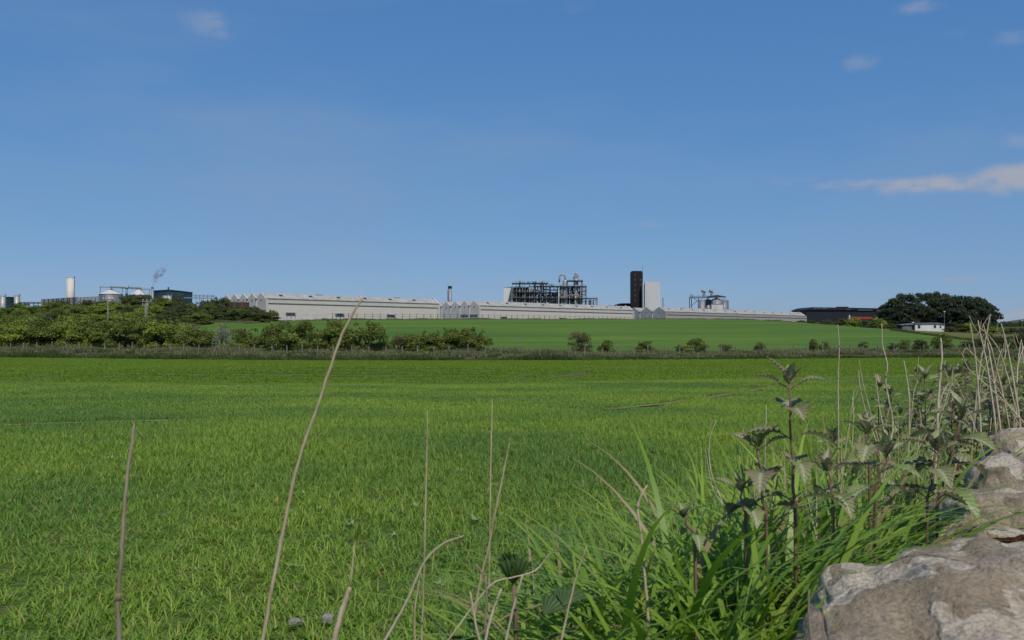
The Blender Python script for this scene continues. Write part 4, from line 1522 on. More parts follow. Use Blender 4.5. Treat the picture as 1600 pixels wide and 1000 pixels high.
for a, b, rw in ((1270, 1282, 481.4), (1284, 1292, 481.6), (1322, 1328, 483), (1340, 1362, 484.4), (1369, 1376, 485.4)):
    MB().box(bx_(a), bx_(b), -1.12, -1.02, bz_(rw + 0.55), bz_(rw)).build('roof_light', M['silo'], rf)
MB().box(bx_(1326), bx_(1372), -0.12, -0.005, bz_(498.5), bz_(495)).build('red_stripe', M['red'], bw_)
MB().box(bx_(1326.2), bx_(1328), -0.5, -0.13, bz_(499), bz_(492.5)).build('door', M['white2'], bw_)

# ------------------------------------------------------------------ left-hand works
def tank(px, r, top, d, mat, label, name='storage_tank', dome=0.0):
    base = terrain(X(px, d), d) - 0.3
    o = empty(name, (X(px, d), d, base))
    R_ = r / F * d
    z = Z(top, d) - base
    sh = MB().lathe(0, 0, [(R_, 0), (R_, z)], 26).build('shell', M[mat], o, True)
    MB().lathe(0, 0, [(R_ * 1.02, z - 0.15), (R_ * 1.03, z + 0.1), (R_ * 0.3, z + 0.1 + dome), (0.1, z + 0.15 + dome)], 26).build('lid', M[mat], o)
    for k in (0.33, 0.66, 0.97):
        MB().lathe(0, 0, [(R_ * 1.005, z * k - 0.05), (R_ * 1.012, z * k), (R_ * 1.005, z * k + 0.05)], 26).build('hoop', M[mat], sh)
    MB().box(R_ - 0.05, R_ + 0.25, -0.25, 0.25, 1, z + 1).build('ladder', M['steel'], o)
    tag(o, label, 'tank')
    return o


tank(4, 4, 462.4, 470, 'vessel', 'pale cylindrical tank cut by the left edge of the picture')
e = face_box('green_plant_box', 8.5, 16.5, 464, 478, 5, M['teal'])
tag(e, 'dark green box-shaped plant unit beside the leftmost tank', 'plant unit')
face_box('roof', 8.2, 16.9, 463.7, 477.6, 5.6, M['dark_steel'], Z(463.95, 478), e)
for k in range(4): face_box('vent_slat', 9.5, 15.5, 466 + k * 2.6, 477.85, 0.1, M['dark_steel'], Z(467.4 + k * 2.6, 478), e)
tank(26, 4, 462, 472, 'vessel', 'second small cylindrical tank from the left edge')
tank(109.5, 6, 434.2, 520, 'cream', 'tall white cylindrical silo rising above the slatted screen', 'tall_silo')


def slatted(px0, px1, row0, row1, foot, d0, d1, n, mats, label):
    a = Vector((X(px0, d0), d0, Z(row0, d0))); b = Vector((X(px1, d1), d1, Z(row1, d1)))
    o = empty('slatted_screen', (a.x, a.y, a.z - foot))
    tag(o, label, 'screen')
    for i in range(n):
        p0 = a.lerp(b, i / n) - o.location; p1 = a.lerp(b, (i + 0.86) / n) - o.location
        mb = MB()
        t = (p1 - p0).normalized(); nn = Vector((-t.y, t.x, 0)) * 0.15
        vs_ = [p0 - nn, p1 - nn, p1 + nn, p0 + nn]
        lo = [Vector((v.x, v.y, -6)) for v in vs_]
        mb.add(lo + vs_, [(0, 3, 2, 1), (4, 5, 6, 7), (0, 1, 5, 4), (1, 2, 6, 5), (2, 3, 7, 6), (3, 0, 4, 7)])
        mb.build('slat', M[mats[i % len(mats)]], o)
    for zoff in (-0.2, -foot * 0.7):
        MB().bar((0, 0.3, foot + zoff), tuple(b - o.location + Vector((0, 0.3, zoff))), 0.25).build('rail', M['dark_steel'], o)


slatted(64, 84, 467.6, 466.5, 3, 470, 472, 6, ['grey', 'dark_steel'], 'short pale grey screen right of the two small tanks')
slatted(83.5, 121.5, 466.5, 464, 3.2, 474, 478, 13, ['grey', 'dark_steel', 'brick_dark'], 'dark grey and brown slatted screen below the tall white silo')
slatted(121.5, 156, 464.6, 463, 2.6, 476, 480, 12, ['flue', 'grey'], 'lighter grey slatted screen leading to the cone-roofed silos')
e = empty('low_pipe_rack', (X(48, 480), 480, terrain(X(48, 480), 480)))
tag(e, 'low dark pipe rack between the small tanks and the screens', 'pipe rack')
for k, rw in enumerate((472.5, 474)):
    MB().bar((X(30, 480) - e.location.x, 0, Z(rw, 480) - e.location.z), (X(66, 480) - e.location.x, 0, Z(rw, 480) - e.location.z), 0.35).build('pipe', M['brick_dark'], e)
for px in (31, 38, 45, 52, 59, 65):
    MB().box(X(px, 480) - e.location.x - .12, X(px, 480) - e.location.x + .12, -.1, .3, -1, Z(472.2, 480) - e.location.z).build('support', M['dark_steel'], e)

LS = 'cone-roofed silos on the left'
silo(173, 17, 459.8, 451.5, 500, 'silo_dark', 'silo_roof', 'broad cone-roofed grain silo left of the gantry tower', LS, 24)
silo(216.5, 13, 461, 452.5, 520, 'silo_dark', 'silo_roof', 'smaller cone-roofed grain silo right of the gantry tower', LS, 20)
gd2 = 498.0
gg = empty('conveyor_gantry', (X(195, gd2), gd2, terrain(X(195, gd2), gd2)))
tag(gg, 'long overhead conveyor gantry spanning the two cone-roofed silos', 'gantry')
cx_ = lambda px: X(px, gd2) - gg.location.x
cz_ = lambda row: Z(row, gd2) - gg.location.z
MB().add([(cx_(155.5), -.4, cz_(449)), (cx_(234), -.4, cz_(453)), (cx_(234), .4, cz_(453)), (cx_(155.5), .4, cz_(449)),
          (cx_(155.5), -.4, cz_(448)), (cx_(234), -.4, cz_(452)), (cx_(234), .4, cz_(452)), (cx_(155.5), .4, cz_(448))],
         [(0, 3, 2, 1), (4, 5, 6, 7), (0, 1, 5, 4), (1, 2, 6, 5), (2, 3, 7, 6), (3, 0, 4, 7)]).build('walkway', M['steel'], gg)
MB().bar((cx_(172), 0, cz_(448.6)), (cx_(220), 0, cz_(450.2)), 0.7, 0.65).build('conveyor', M['wood'], gg)
for px in (156.2, 191, 196.5, 198.8, 233.5):
    MB().box(cx_(px) - .14, cx_(px) + .14, -.14, .14, -1, cz_(448.8 + (px - 155) * .05)).build('leg', M['steel'], gg)
MB().box(cx_(196), cx_(200.5), -.8, .8, cz_(449.5), cz_(446)).build('elevator_head', M['silo_roof'], gg)
for i in range(16):
    px = 157 + i * 5
    MB().box(cx_(px) - .05, cx_(px) + .05, -.45, -.4, cz_(448.2 + (px - 155) * .051), cz_(446.6 + (px - 155) * .051)).build('rail_post', M['steel'], gg)
MB().bar((cx_(156), -.42, cz_(446.8)), (cx_(233), -.42, cz_(450.8)), 0.08).build('handrail', M['steel'], gg)
MB().bar((cx_(174), 0, cz_(448.5)), (cx_(174), 0, cz_(452)), 0.7).build('spout', M['wood'], gg)
MB().bar((cx_(218), 0, cz_(450)), (cx_(227), 0, cz_(461)), 0.45).build('chute', M['vessel'], gg)

d = 500
ch = empty('works_chimney', (X(237.8, d), d, terrain(X(237.8, d), d)))
tag(ch, 'short grey chimney with dark rim giving off thin smoke', 'chimney')
zt = Z(448.8, d) - ch.location.z
MB().lathe(0, 0, [(0.75, 0), (0.66, zt - 0.7)], 14).build('flue', M['flue'], ch, True)
MB().lathe(0, 0, [(0.7, zt - 0.69), (0.7, zt), (0.5, zt)], 14).build('rim', M['black'], ch)

# smoke: a bent, widening plume of real volume
pts, rad = [], []
for i in range(15):
    t = i / 14
    px = 237.8 + 22 * t ** 1.35 + 1.5 * math.sin(t * 9)
    row = 448.4 - 33 * t ** 0.9
    pts.append(P(px, row, d)); rad.append(0.5 + 2.0 * math.sin(min(1, t * 1.25) * math.pi / 2) * (1 - 0.75 * max(0, t - 0.62) / 0.38) + 0.25 * math.sin(i * 2.3))
so = empty('tmp', pts[0])
bpy.data.objects.remove(so)
mb = MB().tube([p_ - pts[0] for p_ in pts], rad, 14)
sm = mb.build('smoke', M['smoke'])
sm.location = pts[0]
tag(sm, 'thin grey smoke drifting up from the short works chimney', 'smoke', kind='stuff')

d = 505
tb = empty('teal_building', (X(263, d), d, terrain(X(263, d), d)))
tag(tb, 'dark teal industrial building with a low gable beside the chimney', 'building')
ox, oz = tb.location.x, tb.location.z
tx = lambda px: X(px, d) - ox
tz = lambda row: Z(row, d) - oz
pr = [(240, 478), (286.5, 478), (286.5, 455.4), (264, 453), (240, 454.5)]
vs_ = [(tx(a), 0, tz(b)) for a, b in pr] + [(tx(a), 14, tz(b)) for a, b in pr]
MB().add(vs_, [(0, 1, 2, 3, 4), (9, 8, 7, 6, 5)] + [((i + 1) % 5, i, i + 5, (i + 1) % 5 + 5) for i in range(5)]).build('wall', M['teal'], tb)
MB().box(tx(241), tx(286), -0.4, -0.01, -1, tz(461.5)).build('lower_wall', M['brick_dark'], tb)
for (a, ra, b, rb) in ((239.4, 454.3, 264, 452.8), (264, 452.8, 287.2, 455.2)):
    MB().bar((tx(a), 7, tz(ra)), (tx(b), 7, tz(rb)), 15, 0.3).build('roof', M['dark_steel'], tb)
MB().lathe(tx(257.5), 5, [(0.45, tz(454)), (0.45, tz(448.6)), (0.55, tz(448.5)), (0.55, tz(448.0))], 10).build('flue', M['rust'], tb)
for i in range(7):
    MB().box(tx(243 + i * 6.2), tx(243.3 + i * 6.2), -0.14, -0.005, tz(461.4), tz(455.8)).build('cladding_rib', M['teal'], tb)
for px, r in ((258, 4), (263.5, 4.2)):
    tank(px, r, 462, 495, 'vessel', 'squat grey tank before the teal building, %s of a pair' % ('left' if px < 260 else 'right'))
e = empty('pipe_bridge', (X(310, 500), 500, terrain(X(310, 500), 500)))
tag(e, 'thin overhead pipe bridge right of the teal building', 'pipe bridge')
ex = lambda px: X(px, 500) - e.location.x
ez = lambda row: Z(row, 500) - e.location.z
for rw, w_ in ((460.6, .14), (462.2, .2), (465.2, .5)): MB().bar((ex(287), 0, ez(rw)), (ex(335), 0, ez(rw + 1)), w_).build('pipe', M['dark_steel' if w_ < .3 else 'silo'], e)
for px in (288, 294, 300, 306, 312, 318, 324, 330, 334): MB().box(ex(px) - .08, ex(px) + .08, -.1, .1, -1, ez(459.8 + (px - 287) * .02)).build('support', M['dark_steel'], e)
# brown wall with red posts by the left warehouse
d = 398
e = empty('brown_screen_wall', (X(383, d), d, terrain(X(383, d), d)))
tag(e, 'dark brown wall with red posts beside the left warehouse', 'wall')
for i, (a, b) in enumerate(((353.5, 366), (366.5, 378), (378.5, 391), (391.5, 403.5), (404, 414))):
    MB().box(X(a, d) - e.location.x, X(b, d) - e.location.x, 0, 0.25, -3, Z(471.8 + i * .25, d) - e.location.z).build('wall_panel', M['brick_dark'], e)
for i, px in enumerate((354, 366.3, 378.3, 391.3, 403.8)):
    MB().box(X(px, d) - e.location.x - .28, X(px, d) - e.location.x + .28, -.2, -.01, -3, Z(472.0 + i * .25, d) - e.location.z).build('post', M['red'], e)


# ------------------------------------------------------------------ utility poles
def pole(px, top, d, arm, label, name='utility_pole'):
    x = X(px, d)
    base = terrain(x, d)
    o = empty(name, (x, d, base))
    tag(o, label, 'pole', 'wooden poles on the left slope')
    z = Z(top, d) - base
    k = d / F
    MB().tube([(0, 0, -0.5), (0, 0, z)], [0.95 * k, 0.75 * k], 10).build('pole', M['wood'], o, True)
    a = MB().box(-arm * k, arm * k, -0.1, 0.1, z - 0.55, z - 0.25).build('crossarm', M['wood'], o)
    for q in (-0.9, 0, 0.9):
        MB().lathe(q * arm * k, 0, [(0.05, z - 0.24), (0.11, z - 0.15), (0.11, z + 0.02), (0.04, z + 0.12)], 8).build('insulator', M['white2'], a)
    return o


pp = pole(168.5, 465.5, 205, 8, 'leftmost wooden utility pole with crossarm and stay wire')
MB().bar((0, 0, Z(470, 205) - pp.location.z), (3.2, 1.2, Z(492, 205) - pp.location.z), 0.03).build('stay_wire', M['dark_steel'], pp)
pole(229.3, 468.5, 232, 7, 'taller wooden utility pole of the close pair on the slope')
pole(226.8, 475, 236, 4.5, 'shorter wooden utility pole of the close pair on the slope')
pole(182, 473, 330, 3, 'far small pole among the shrubs on the slope')

# field fence on the bank
ff = empty('wire_fence', (0, 159, 0))
tag(ff, 'post and wire fence running along the rough bank behind the field', 'fence')
pm = MB().box(-0.075, 0.075, -0.075, 0.075, -0.4, 1.65).mesh('post'); pm.materials.append(M['wood'])
fp = []
x = -118.0
g_ = random.Random(3)
while x < 125:
    y = 160.5 + bank_off(x) + 0.8 * math.sin(x * 0.03)
    z = terrain(x, y)
    fp.append((x, y - 159, z))
    inst('post', pm, ff, fp[-1], (g_.uniform(-.05, .05), g_.uniform(-.05, .05), g_.uniform(0, 1)), (1, 1, g_.uniform(0.9, 1.12)))
    x += g_.uniform(2.5, 3.3)
for hgt in (0.7, 1.1, 1.5):
    mb = MB()
    for a, b in zip(fp, fp[1:]): mb.bar((a[0], a[1], a[2] + hgt), (b[0], b[1], b[2] + hgt), 0.02)
    mb.build('wire', M['dark_steel'], ff)

# ------------------------------------------------------------------ bungalow
d = 415
zb = terrain(X(1443, d), d)
bg_ = empty('bungalow', (X(1443, d), d, Z(517.5, d)))
tag(bg_, 'white flat bungalow with a low dark roof in front of the pines', 'house')
ox, oz = bg_.location.x, bg_.location.z
hx_ = lambda px: X(px, d) - ox
hz_ = lambda row: Z(row, d) - oz
MB().box(hx_(1430), hx_(1465), 0, 8, -4, hz_(505.6)).build('wall', M['white2'], bg_)
pr = [(hx_(1465), -4), (hx_(1476), -4), (hx_(1476), hz_(506.9)), (hx_(1465), hz_(505.3))]
MB().add([(a, 0.02, b) for a, b in pr] + [(a, 8, b) for a, b in pr], [(0, 1, 2, 3), (7, 6, 5, 4)] + [((i + 1) % 4, i, i + 4, (i + 1) % 4 + 4) for i in range(4)]).build('end_wall', M['white2'], bg_)
MB().box(hx_(1412), hx_(1430), 1.2, 7, -4, hz_(508)).build('side_wing', M['grey'], bg_)
rf = MB().add([(hx_(1428.5), -.5, hz_(506)), (hx_(1465), -.5, hz_(505.6)), (hx_(1476.6), -.5, hz_(507)), (hx_(1476.6), 8.5, hz_(507)), (hx_(1465), 8.5, hz_(505.6)), (hx_(1428.5), 8.5, hz_(506)),
               (hx_(1428.5), -.5, hz_(504.6)), (hx_(1465), -.5, hz_(504.2)), (hx_(1476.6), -.5, hz_(506.4)), (hx_(1476.6), 8.5, hz_(506.4)), (hx_(1465), 8.5, hz_(504.2)), (hx_(1428.5), 8.5, hz_(504.6))],
              [(0, 5, 4, 1), (1, 4, 3, 2), (6, 7, 10, 11), (7, 8, 9, 10), (0, 1, 7, 6), (1, 2, 8, 7), (3, 4, 10, 9), (4, 5, 11, 10), (0, 6, 11, 5), (2, 3, 9, 8)]).build('roof', M['grey'], bg_)
MB().add([(hx_(1408), .6, hz_(507.9)), (hx_(1430), .6, hz_(507.4)), (hx_(1430), 7.5, hz_(507.4)), (hx_(1408), 7.5, hz_(507.9)), (hx_(1408), .6, hz_(507.1)), (hx_(1430), .6, hz_(505.2)), (hx_(1430), 7.5, hz_(505.2)), (hx_(1408), 7.5, hz_(507.1))],
         [(0, 3, 2, 1), (4, 5, 6, 7), (0, 1, 5, 4), (1, 2, 6, 5), (2, 3, 7, 6), (3, 0, 4, 7)]).build('wing_roof', M['grey'], bg_)
MB().box(hx_(1430.5), hx_(1433), 3, 4.2, hz_(504.5), hz_(503)).build('chimney', M['white2'], rf)
for a, b, r0, r1 in ((1434, 1438, 508, 513), (1459, 1462.6, 508, 512.5), (1468.3, 1470.6, 509, 512.5)):
    wn = MB().box(hx_(a), hx_(b), -0.10, -0.005, hz_(r1), hz_(r0)).build('window', M['wood_dark'], bg_)
    MB().box(hx_(a) + .12, (hx_(a) + hx_(b)) / 2 - .05, -0.13, -0.105, hz_(r1) + .12, hz_(r0) - .12).build('pane', M['glass'], wn)
    MB().box((hx_(a) + hx_(b)) / 2 + .05, hx_(b) - .12, -0.13, -0.105, hz_(r1) + .12, hz_(r0) - .12).build('pane', M['glass'], wn)
MB().box(hx_(1426.5), hx_(1429.6), 1.1, 1.19, -1, hz_(508.6)).build('door', M['brick_dark'], bg_)
MB().box(hx_(1413.5), hx_(1421), 1.1, 1.19, hz_(515), hz_(509)).build('window', M['silo_dark'], bg_)

# ------------------------------------------------------------------ pines
def pine_blobs(seed):
    g_ = random.Random(seed)
    out = []
    for i in range(38):
        t = g_.random()
        z = 0.12 + 0.84 * t
        maxr = 0.40 * math.sin(min(1, (1.02 - z) / 0.60) * math.pi / 2) + 0.03
        a = g_.uniform(0, 6.283); rr = maxr * math.sqrt(g_.uniform(0.08, 1))
        s = g_.uniform(0.075, 0.14)
        out.append((math.cos(a) * rr, math.sin(a) * rr, z, s * 1.35, s * 1.35, s * 0.72))
    return out


PINE = []
for i in range(5):
    cm = foliage_mesh('crown', pine_blobs(40 + i), 0.030, 10500, M['pine'], 70 + i, 0.3, 1.9)
    g_ = random.Random(60 + i)
    mb = MB().tube([(0, 0, -0.02), (0.006, 0, 0.4), (-0.004, 0.005, 0.75), (0, 0, 0.95)], [0.020, 0.016, 0.010, 0.003], 7)
    for k in range(12):
        a = g_.uniform(0, 6.28); z = g_.uniform(0.18, 0.85); l = 0.30 * (1.02 - z) + 0.08
        mb.tube([(0, 0, z), (math.cos(a) * l * .6, math.sin(a) * l * .6, z + .03), (math.cos(a) * l, math.sin(a) * l, z + .09)], [0.006, 0.004, 0.0015], 4)
    tm = mb.mesh('trunk'); tm.materials.append(M['bark'])
    PINE.append((cm, tm))
PG = 'pines in the clump behind the bungalow'
plist = [(1386, 473, 500), (1399, 466, 492), (1411, 461, 498), (1424, 459, 488), (1436, 457.5, 500), (1450, 457.5, 490), (1463, 457.5, 500), (1477, 459, 486), (1490, 460, 498), (1503, 459.5, 488),
         (1515, 461, 498), (1527, 465, 486), (1537, 469, 495), (1546, 476, 486), (1430, 464, 478), (1458, 463, 476), (1486, 465, 474), (1512, 468, 474), (1535, 478, 474), (1406, 474, 480)]
for i, (px, top, d) in enumerate(plist):
    x = X(px, d); z = terrain(x, d)
    o = empty('pine_tree', (x, d, z - 0.2), rng.uniform(0, 6.28))
    cm, tm = PINE[i % 5]
    H = Z(top + rng.uniform(-2.0, 3.5), d) - z
    lab = {0: 'smallest loose pine at the left end of the dark clump', 13: 'lowest pine at the right end of the dark clump', 5: 'pine at the crown of the dark clump'}.get(i, 'dark pine standing close among others behind the bungalow')
    wd = rng.uniform(12.5, 15.5)
    inst('crown', cm, o, scl=(wd, wd, H)); inst('trunk', tm, o, scl=(wd, wd, H))
    tag(o, lab, 'tree', PG)

# shrubs around the bungalow and below the black warehouse
for i, (px, w, h, d, kd) in enumerate([(1252, 22, 8, 470, 'dull'), (1268, 26, 9, 465, 'dull'), (1290, 30, 11, 455, 'dull'), (1312, 30, 14, 445, 'dull'), (1333, 30, 18, 440, 'gorse'), (1352, 30, 15, 438, 'dull'), (1374, 32, 20, 432, 'gorse'),
                                       (1392, 26, 12, 425, 'dull'), (1402, 20, 10, 420, 'dull'), (1362, 26, 12, 420, 'dull')]):
    bush(px, 505, w, h, d, kd, 'dull shrub in the thicket below the black warehouse', 'thicket below the black warehouse', 'scrub_shrub', 'shrub')
for i, (px, w, h, d, kd) in enumerate([(1484, 26, 11, 405, 'dull'), (1500, 28, 15, 408, 'dull'), (1518, 30, 19, 406, 'gorse'), (1536, 30, 18, 402, 'dull'), (1556, 32, 13, 395, 'gorse'), (1580, 36, 13, 380, 'dull'), (1605, 36, 14, 380, 'dull'), (1440, 12, 3, 410, 'dull'), (1455, 14, 3, 410, 'dull')]):
    bush(px, 517, w, h, d, kd, 'green shrub in the garden hedge right of the bungalow', 'garden shrubs by the bungalow', 'garden_shrub', 'shrub')


def lamp_post(px, top, d, label):
    x = X(px, d); z = terrain(x, d)
    o = empty('lamp_post', (x, d, z))
    tag(o, label, 'lamp post')
    H = Z(top, d) - z
    MB().tube([(0, 0, -.3), (0, 0, H)], [0.12, 0.08], 8).build('post', M['steel'], o)
    MB().box(-0.42, 0.42, -0.2, 0.2, H, H + 0.4).build('lamp_head', M['white'], o)


lamp_post(1475.8, 487.5, 408, 'slim lamp post with white head in front of the pines')
lamp_post(1597, 501, 400, 'white-headed lamp post at the right edge of the picture')
lamp_post(1547.3, 493, 420, 'slim lamp post with white head at the right end of the pines')
# parked cars far right
car_b = MB()
prof = [(-2.1, .35), (2.1, .35), (2.15, .8), (1.3, .95), (.7, 1.4), (-1.1, 1.45), (-1.9, .95), (-2.15, .85)]
car_b.add([(a, -.85, b) for a, b in prof] + [(a, .85, b) for a, b in prof], [tuple(range(8)), tuple(reversed(range(8, 16)))] + [((i + 1) % 8, i, i + 8, (i + 1) % 8 + 8) for i in range(8)])
cb = car_b.mesh('body'); cb.materials.append(M['white'])
cb2 = cb.copy(); cb2.materials.clear(); cb2.materials.append(M['flue'])
cw = MB().tube([(0, -.1, 0), (0, .1, 0)], .33, 10).mesh('wheel'); cw.materials.append(M['black'])
cg = MB().add([(.62, -.87, 1.34), (1.15, -.87, .98), (-1.7, -.87, .98), (-1.05, -.87, 1.38), (.62, .87, 1.34), (1.15, .87, .98), (-1.7, .87, .98), (-1.05, .87, 1.38)], [(0, 3, 2, 1), (4, 5, 6, 7), (0, 1, 5, 4), (2, 3, 7, 6)]).mesh('window'); cg.materials.append(M['glass'])
for i, px in enumerate((1566, 1573, 1580, 1586, 1592, 1598, 1606)):
    d = 430 + (i % 2) * 9
    x = X(px, d)
    o = empty('parked_car', (x, d, terrain(x, d)), 0.5 + 0.05 * i)
    tag(o, 'small pale parked car far off at the right edge', 'car', 'cars parked at the right edge')
    inst('body', cb if i % 3 else cb2, o); inst('window', cg, o)
    for wx in (-1.35, 1.35):
        for wy in (-.8, .8): inst('wheel', cw, o, (wx, wy, .33))

# far wood on the hill and at its foot
g_ = random.Random(8)
for i in range(16):
    px = 1556 + i * 6
    d = 900 + g_.uniform(-40, 60)
    bush(px, 515, g_.uniform(14, 22), g_.uniform(7, 12), d, 'dull', 'dark far-off tree in the belt below the hill', 'trees below the far hill', 'far_tree', 'tree')


# ================================================================== roadside wall
def stone_mesh(name, lx, ly, lz, seed, n=10, rough=0.06, power=3.2):
    """rounded boulder from a cube grid; size lx along, ly across, lz high; origin at the centre of its foot"""
    verts, faces, idx = [], [], {}

    def key(p):
        k = (round(p[0], 5), round(p[1], 5), round(p[2], 5))
        if k not in idx:
            idx[k] = len(verts); verts.append(k)
        return idx[k]
    for ax in range(3):
        for sg in (-1, 1):
            for i in range(n):
                for j in range(n):
                    q = []
                    for (a, b) in ((i, j), (i + 1, j), (i + 1, j + 1), (i, j + 1)):
                        u, v = -1 + 2 * a / n, -1 + 2 * b / n
                        p = [0, 0, 0]
                        p[ax] = sg; p[(ax + 1) % 3] = u; p[(ax + 2) % 3] = v
                        q.append(key(p))
                    faces.append(tuple(q) if sg > 0 else tuple(reversed(q)))
    off = Vector((seed * 3.7, seed * 1.9, seed * 5.3))
    out = []
    for v in verts:
        v = Vector(v)
        l = (abs(v.x) ** power + abs(v.y) ** power + abs(v.z) ** power) ** (1 / power)
        p = v / l
        w = Vector((p.x * lx / 2, p.y * ly / 2, (p.z * 0.5 + 0.5) * lz))
        dn = mnoise.fractal(w * 3.0 + off, 1.0, 2.0, 3) * rough + mnoise.fractal(w * 13.0 + off, 0.7, 2.1, 4) * rough * 0.30
        # bedding ledges
        led = abs(mnoise.noise(Vector((w.x * 1.5, w.y * 1.5, w.z * 16)) + off)) * rough * 0.18
        w += p.normalized() * (dn - led)
        out.append(tuple(w))
    me = bpy.data.meshes.new(name)
    me.from_pydata(out, [], faces)
    me.polygons.foreach_set('use_smooth', [True] * len(me.polygons))
    me.update()
    me.materials.append(M['stone'])
    return me


wl = empty('roadside_stone_wall', (WL0.x, WL0.y, 0), math.atan2(WDIR.y, WDIR.x))
tag(wl, 'lichen-covered sandstone wall with domed coping stones at the lower right', 'wall')
# local x along the wall, local y to the field (positive left), stones lie at y < 0
COPING = [(-0.75, 0.62, 0.70, 1.665, 0.42, 64, 1), (0.60, 1.06, 0.68, 1.585, 0.34, 48, 2), (1.04, 1.64, 0.72, 1.61, 0.36, 44, 3), (1.64, 2.32, 0.66, 1.615, 0.36, 32, 4), (2.32, 3.00, 0.70, 1.63, 0.40, 30, 5)]
s = 2.98
k = 6
g_ = random.Random(12)
while s < 13:
    l = g_.uniform(0.5, 0.8)
    COPING.append((s, s + l + 0.02, g_.uniform(0.6, 0.7), 1.55 + g_.uniform(-.05, .05), g_.uniform(0.3, 0.38), 14, k))
    s += l; k += 1
s = -0.75
while s > -4:
    l = g_.uniform(0.6, 0.9)
    COPING.append((s - l, s + 0.02, 0.66, 1.56, 0.34, 10, k)); s -= l; k += 1
for a, b, wd, top, hh, n, sd in COPING:
    me = stone_mesh('coping_stone', b - a - 0.035, wd, hh, sd, n, 0.06, 3.5)
    rz = g_.uniform(-.05, .05)
    o = inst('coping_stone', me, wl, ((a + b) / 2, -wd / 2 + (0.07 if sd == 1 else 0.12), top - hh), (g_.uniform(-.04, .04), g_.uniform(-.03, .03), 0.2 if sd == 1 else rz))
body = [stone_mesh('wall_stone', 0.46, 0.58, 0.235, 50 + i, 5, 0.03, 5.0) for i in range(5)]
for c in range(5):
    s = -4 + (c % 2) * 0.2
    while s < 13:
        l = g_.uniform(0.75, 1.3)
        inst('wall_stone', body[g_.randrange(5)], wl, (s + 0.23 * l, -0.26, 1.06 - c * 0.225), (0, 0, g_.choice((0, math.pi))), (l, g_.uniform(0.95, 1.06), 1))
        s += 0.455 * l
# red-brown moss cushion between the first two stones
ms = NT('red_moss')
n_ = ms.noise(ms.pos(), 60, 5, 0.7)
ms.bump(n_, 1.0, 0.02)
M['moss'] = ms.fin(ms.mix(ms.rng(n_, 0.35, 0.65), (0.030, 0.014, 0.009), (0.115, 0.040, 0.024)), 1.0, spec=0.0)


for s_m, p_m, z_m, lx, ly in ((0.66, -0.24, 1.565, 0.10, 0.30), (1.06, -0.42, 1.51, 0.08, 0.24)):
    me = stone_mesh('moss_cushion', lx, ly, 0.055, 81 + s_m, 16, 0.05, 2.2)
    me.materials.clear(); me.materials.append(M['moss'])
    o = ob('moss_cushion', me)
    xm, ym = wall_xy(s_m, p_m)
    o.location = (xm, ym, z_m); o.rotation_euler = (0, 0, math.atan2(WDIR.y, WDIR.x))
    tag(o, 'dark red moss cushion behind the %s coping stone of the wall' % ('front' if s_m < 1 else 'second'), 'moss')


# ================================================================== verge grass
def verge_grass(name, n, s0, s1, p0, p1, lmin, lmax, wmin, wmax, mat, label, lean=(0.02, 0.45), curl=(0.5, 2.0), segs=8, az_bias=None, dens=None):
    B, A, K = [], [], []
    while len(B) < n:
        s = rng.uniform(s0, s1); p = rng.uniform(p0, p1)
        if dens and rng.random() > dens(s, p): continue
        x, y = wall_xy(s, p)
        if math.hypot(x, y) < 1.12 and lmax > 0.3: continue
        B.append((x, y, terrain(x, y) - 0.02))
        K.append(1.0 if p0 > 1.5 else (0.22 + 0.78 * sstep(-0.36, 0.2, s)) * (1 - 0.55 * sstep(0.45, 1.2, p)) * (1 - 0.40 * sstep(2.0, 3.2, s)) * (0.75 + 0.25 * sstep(0.0, 0.2, p)))
        A.append(rng.gauss(az_bias[0], az_bias[1]) if az_bias and rng.random() < az_bias[2] else rng.uniform(0, 6.283))
    B = np.array(B); A = np.array(A)
    k = len(B)
    col = np.stack([rnd(k, 0, 1), rnd(k, 0, 1), rnd(k, 0, 1)], 1)
    me = blades_mesh(name, B, A, rnd(k, lmin, lmax) * np.array(K), rnd(k, wmin, wmax), rnd(k, *lean), rnd(k, *curl), segs, col, mat, twist=rnd(k, -1.2, 1.2))
    o = ob(name, me)
    tag(o, label, 'grass', kind='stuff')
    return o


def clump(s, p): return 0.35 + 0.65 * (mnoise.noise(Vector((s * 2.2, p * 2.2, 4))) > -0.1)


verge_grass('verge_grass', 2800, -0.30, 1.9, 0.10, 0.85, 0.40, 0.74, 0.008, 0.018, M['verge'], 'long arching green grass along the foot of the stone wall', lean=(0.05, 0.6), curl=(1.2, 3.2), dens=clump, az_bias=(1.3, 1.1, 0.6))
verge_grass('verge_grass', 1000, -0.16, 0.9, 0.10, 0.55, 0.50, 0.80, 0.009, 0.020, M['verge'], 'bright broad-bladed grass tuft in front of the nettles', lean=(0.05, 0.5), curl=(1.3, 3.1), segs=12, az_bias=(0.2, 1.0, 0.5))
verge_grass('verge_grass', 900, 0.5, 2.4, 0.15, 0.9, 0.38, 0.58, 0.005, 0.010, M['verge_dry'], 'upright yellowish grass between the nettles and the crop', lean=(0.0, 0.25), curl=(0.1, 0.8), segs=7)
verge_grass('verge_grass', 6000, -0.6, 9.0, 0.05, 1.7, 0.20, 0.44, 0.004, 0.010, M['verge'], 'fine green grass filling the verge between wall and crop', lean=(0.02, 0.35), curl=(0.2, 1.3), segs=6, dens=clump)
verge_grass('verge_grass', 9500, -2.5, 14, 1.5, 3.3, 0.18, 0.40, 0.005, 0.010, M['verge'], 'short grass where the verge runs down to the crop', lean=(0.05, 0.5), segs=5)
verge_grass('verge_grass', 3500, 8, 34, 0.0, 2.4, 0.3, 0.7, 0.008, 0.016, M['verge'], 'grass on the verge farther along the wall', segs=5)


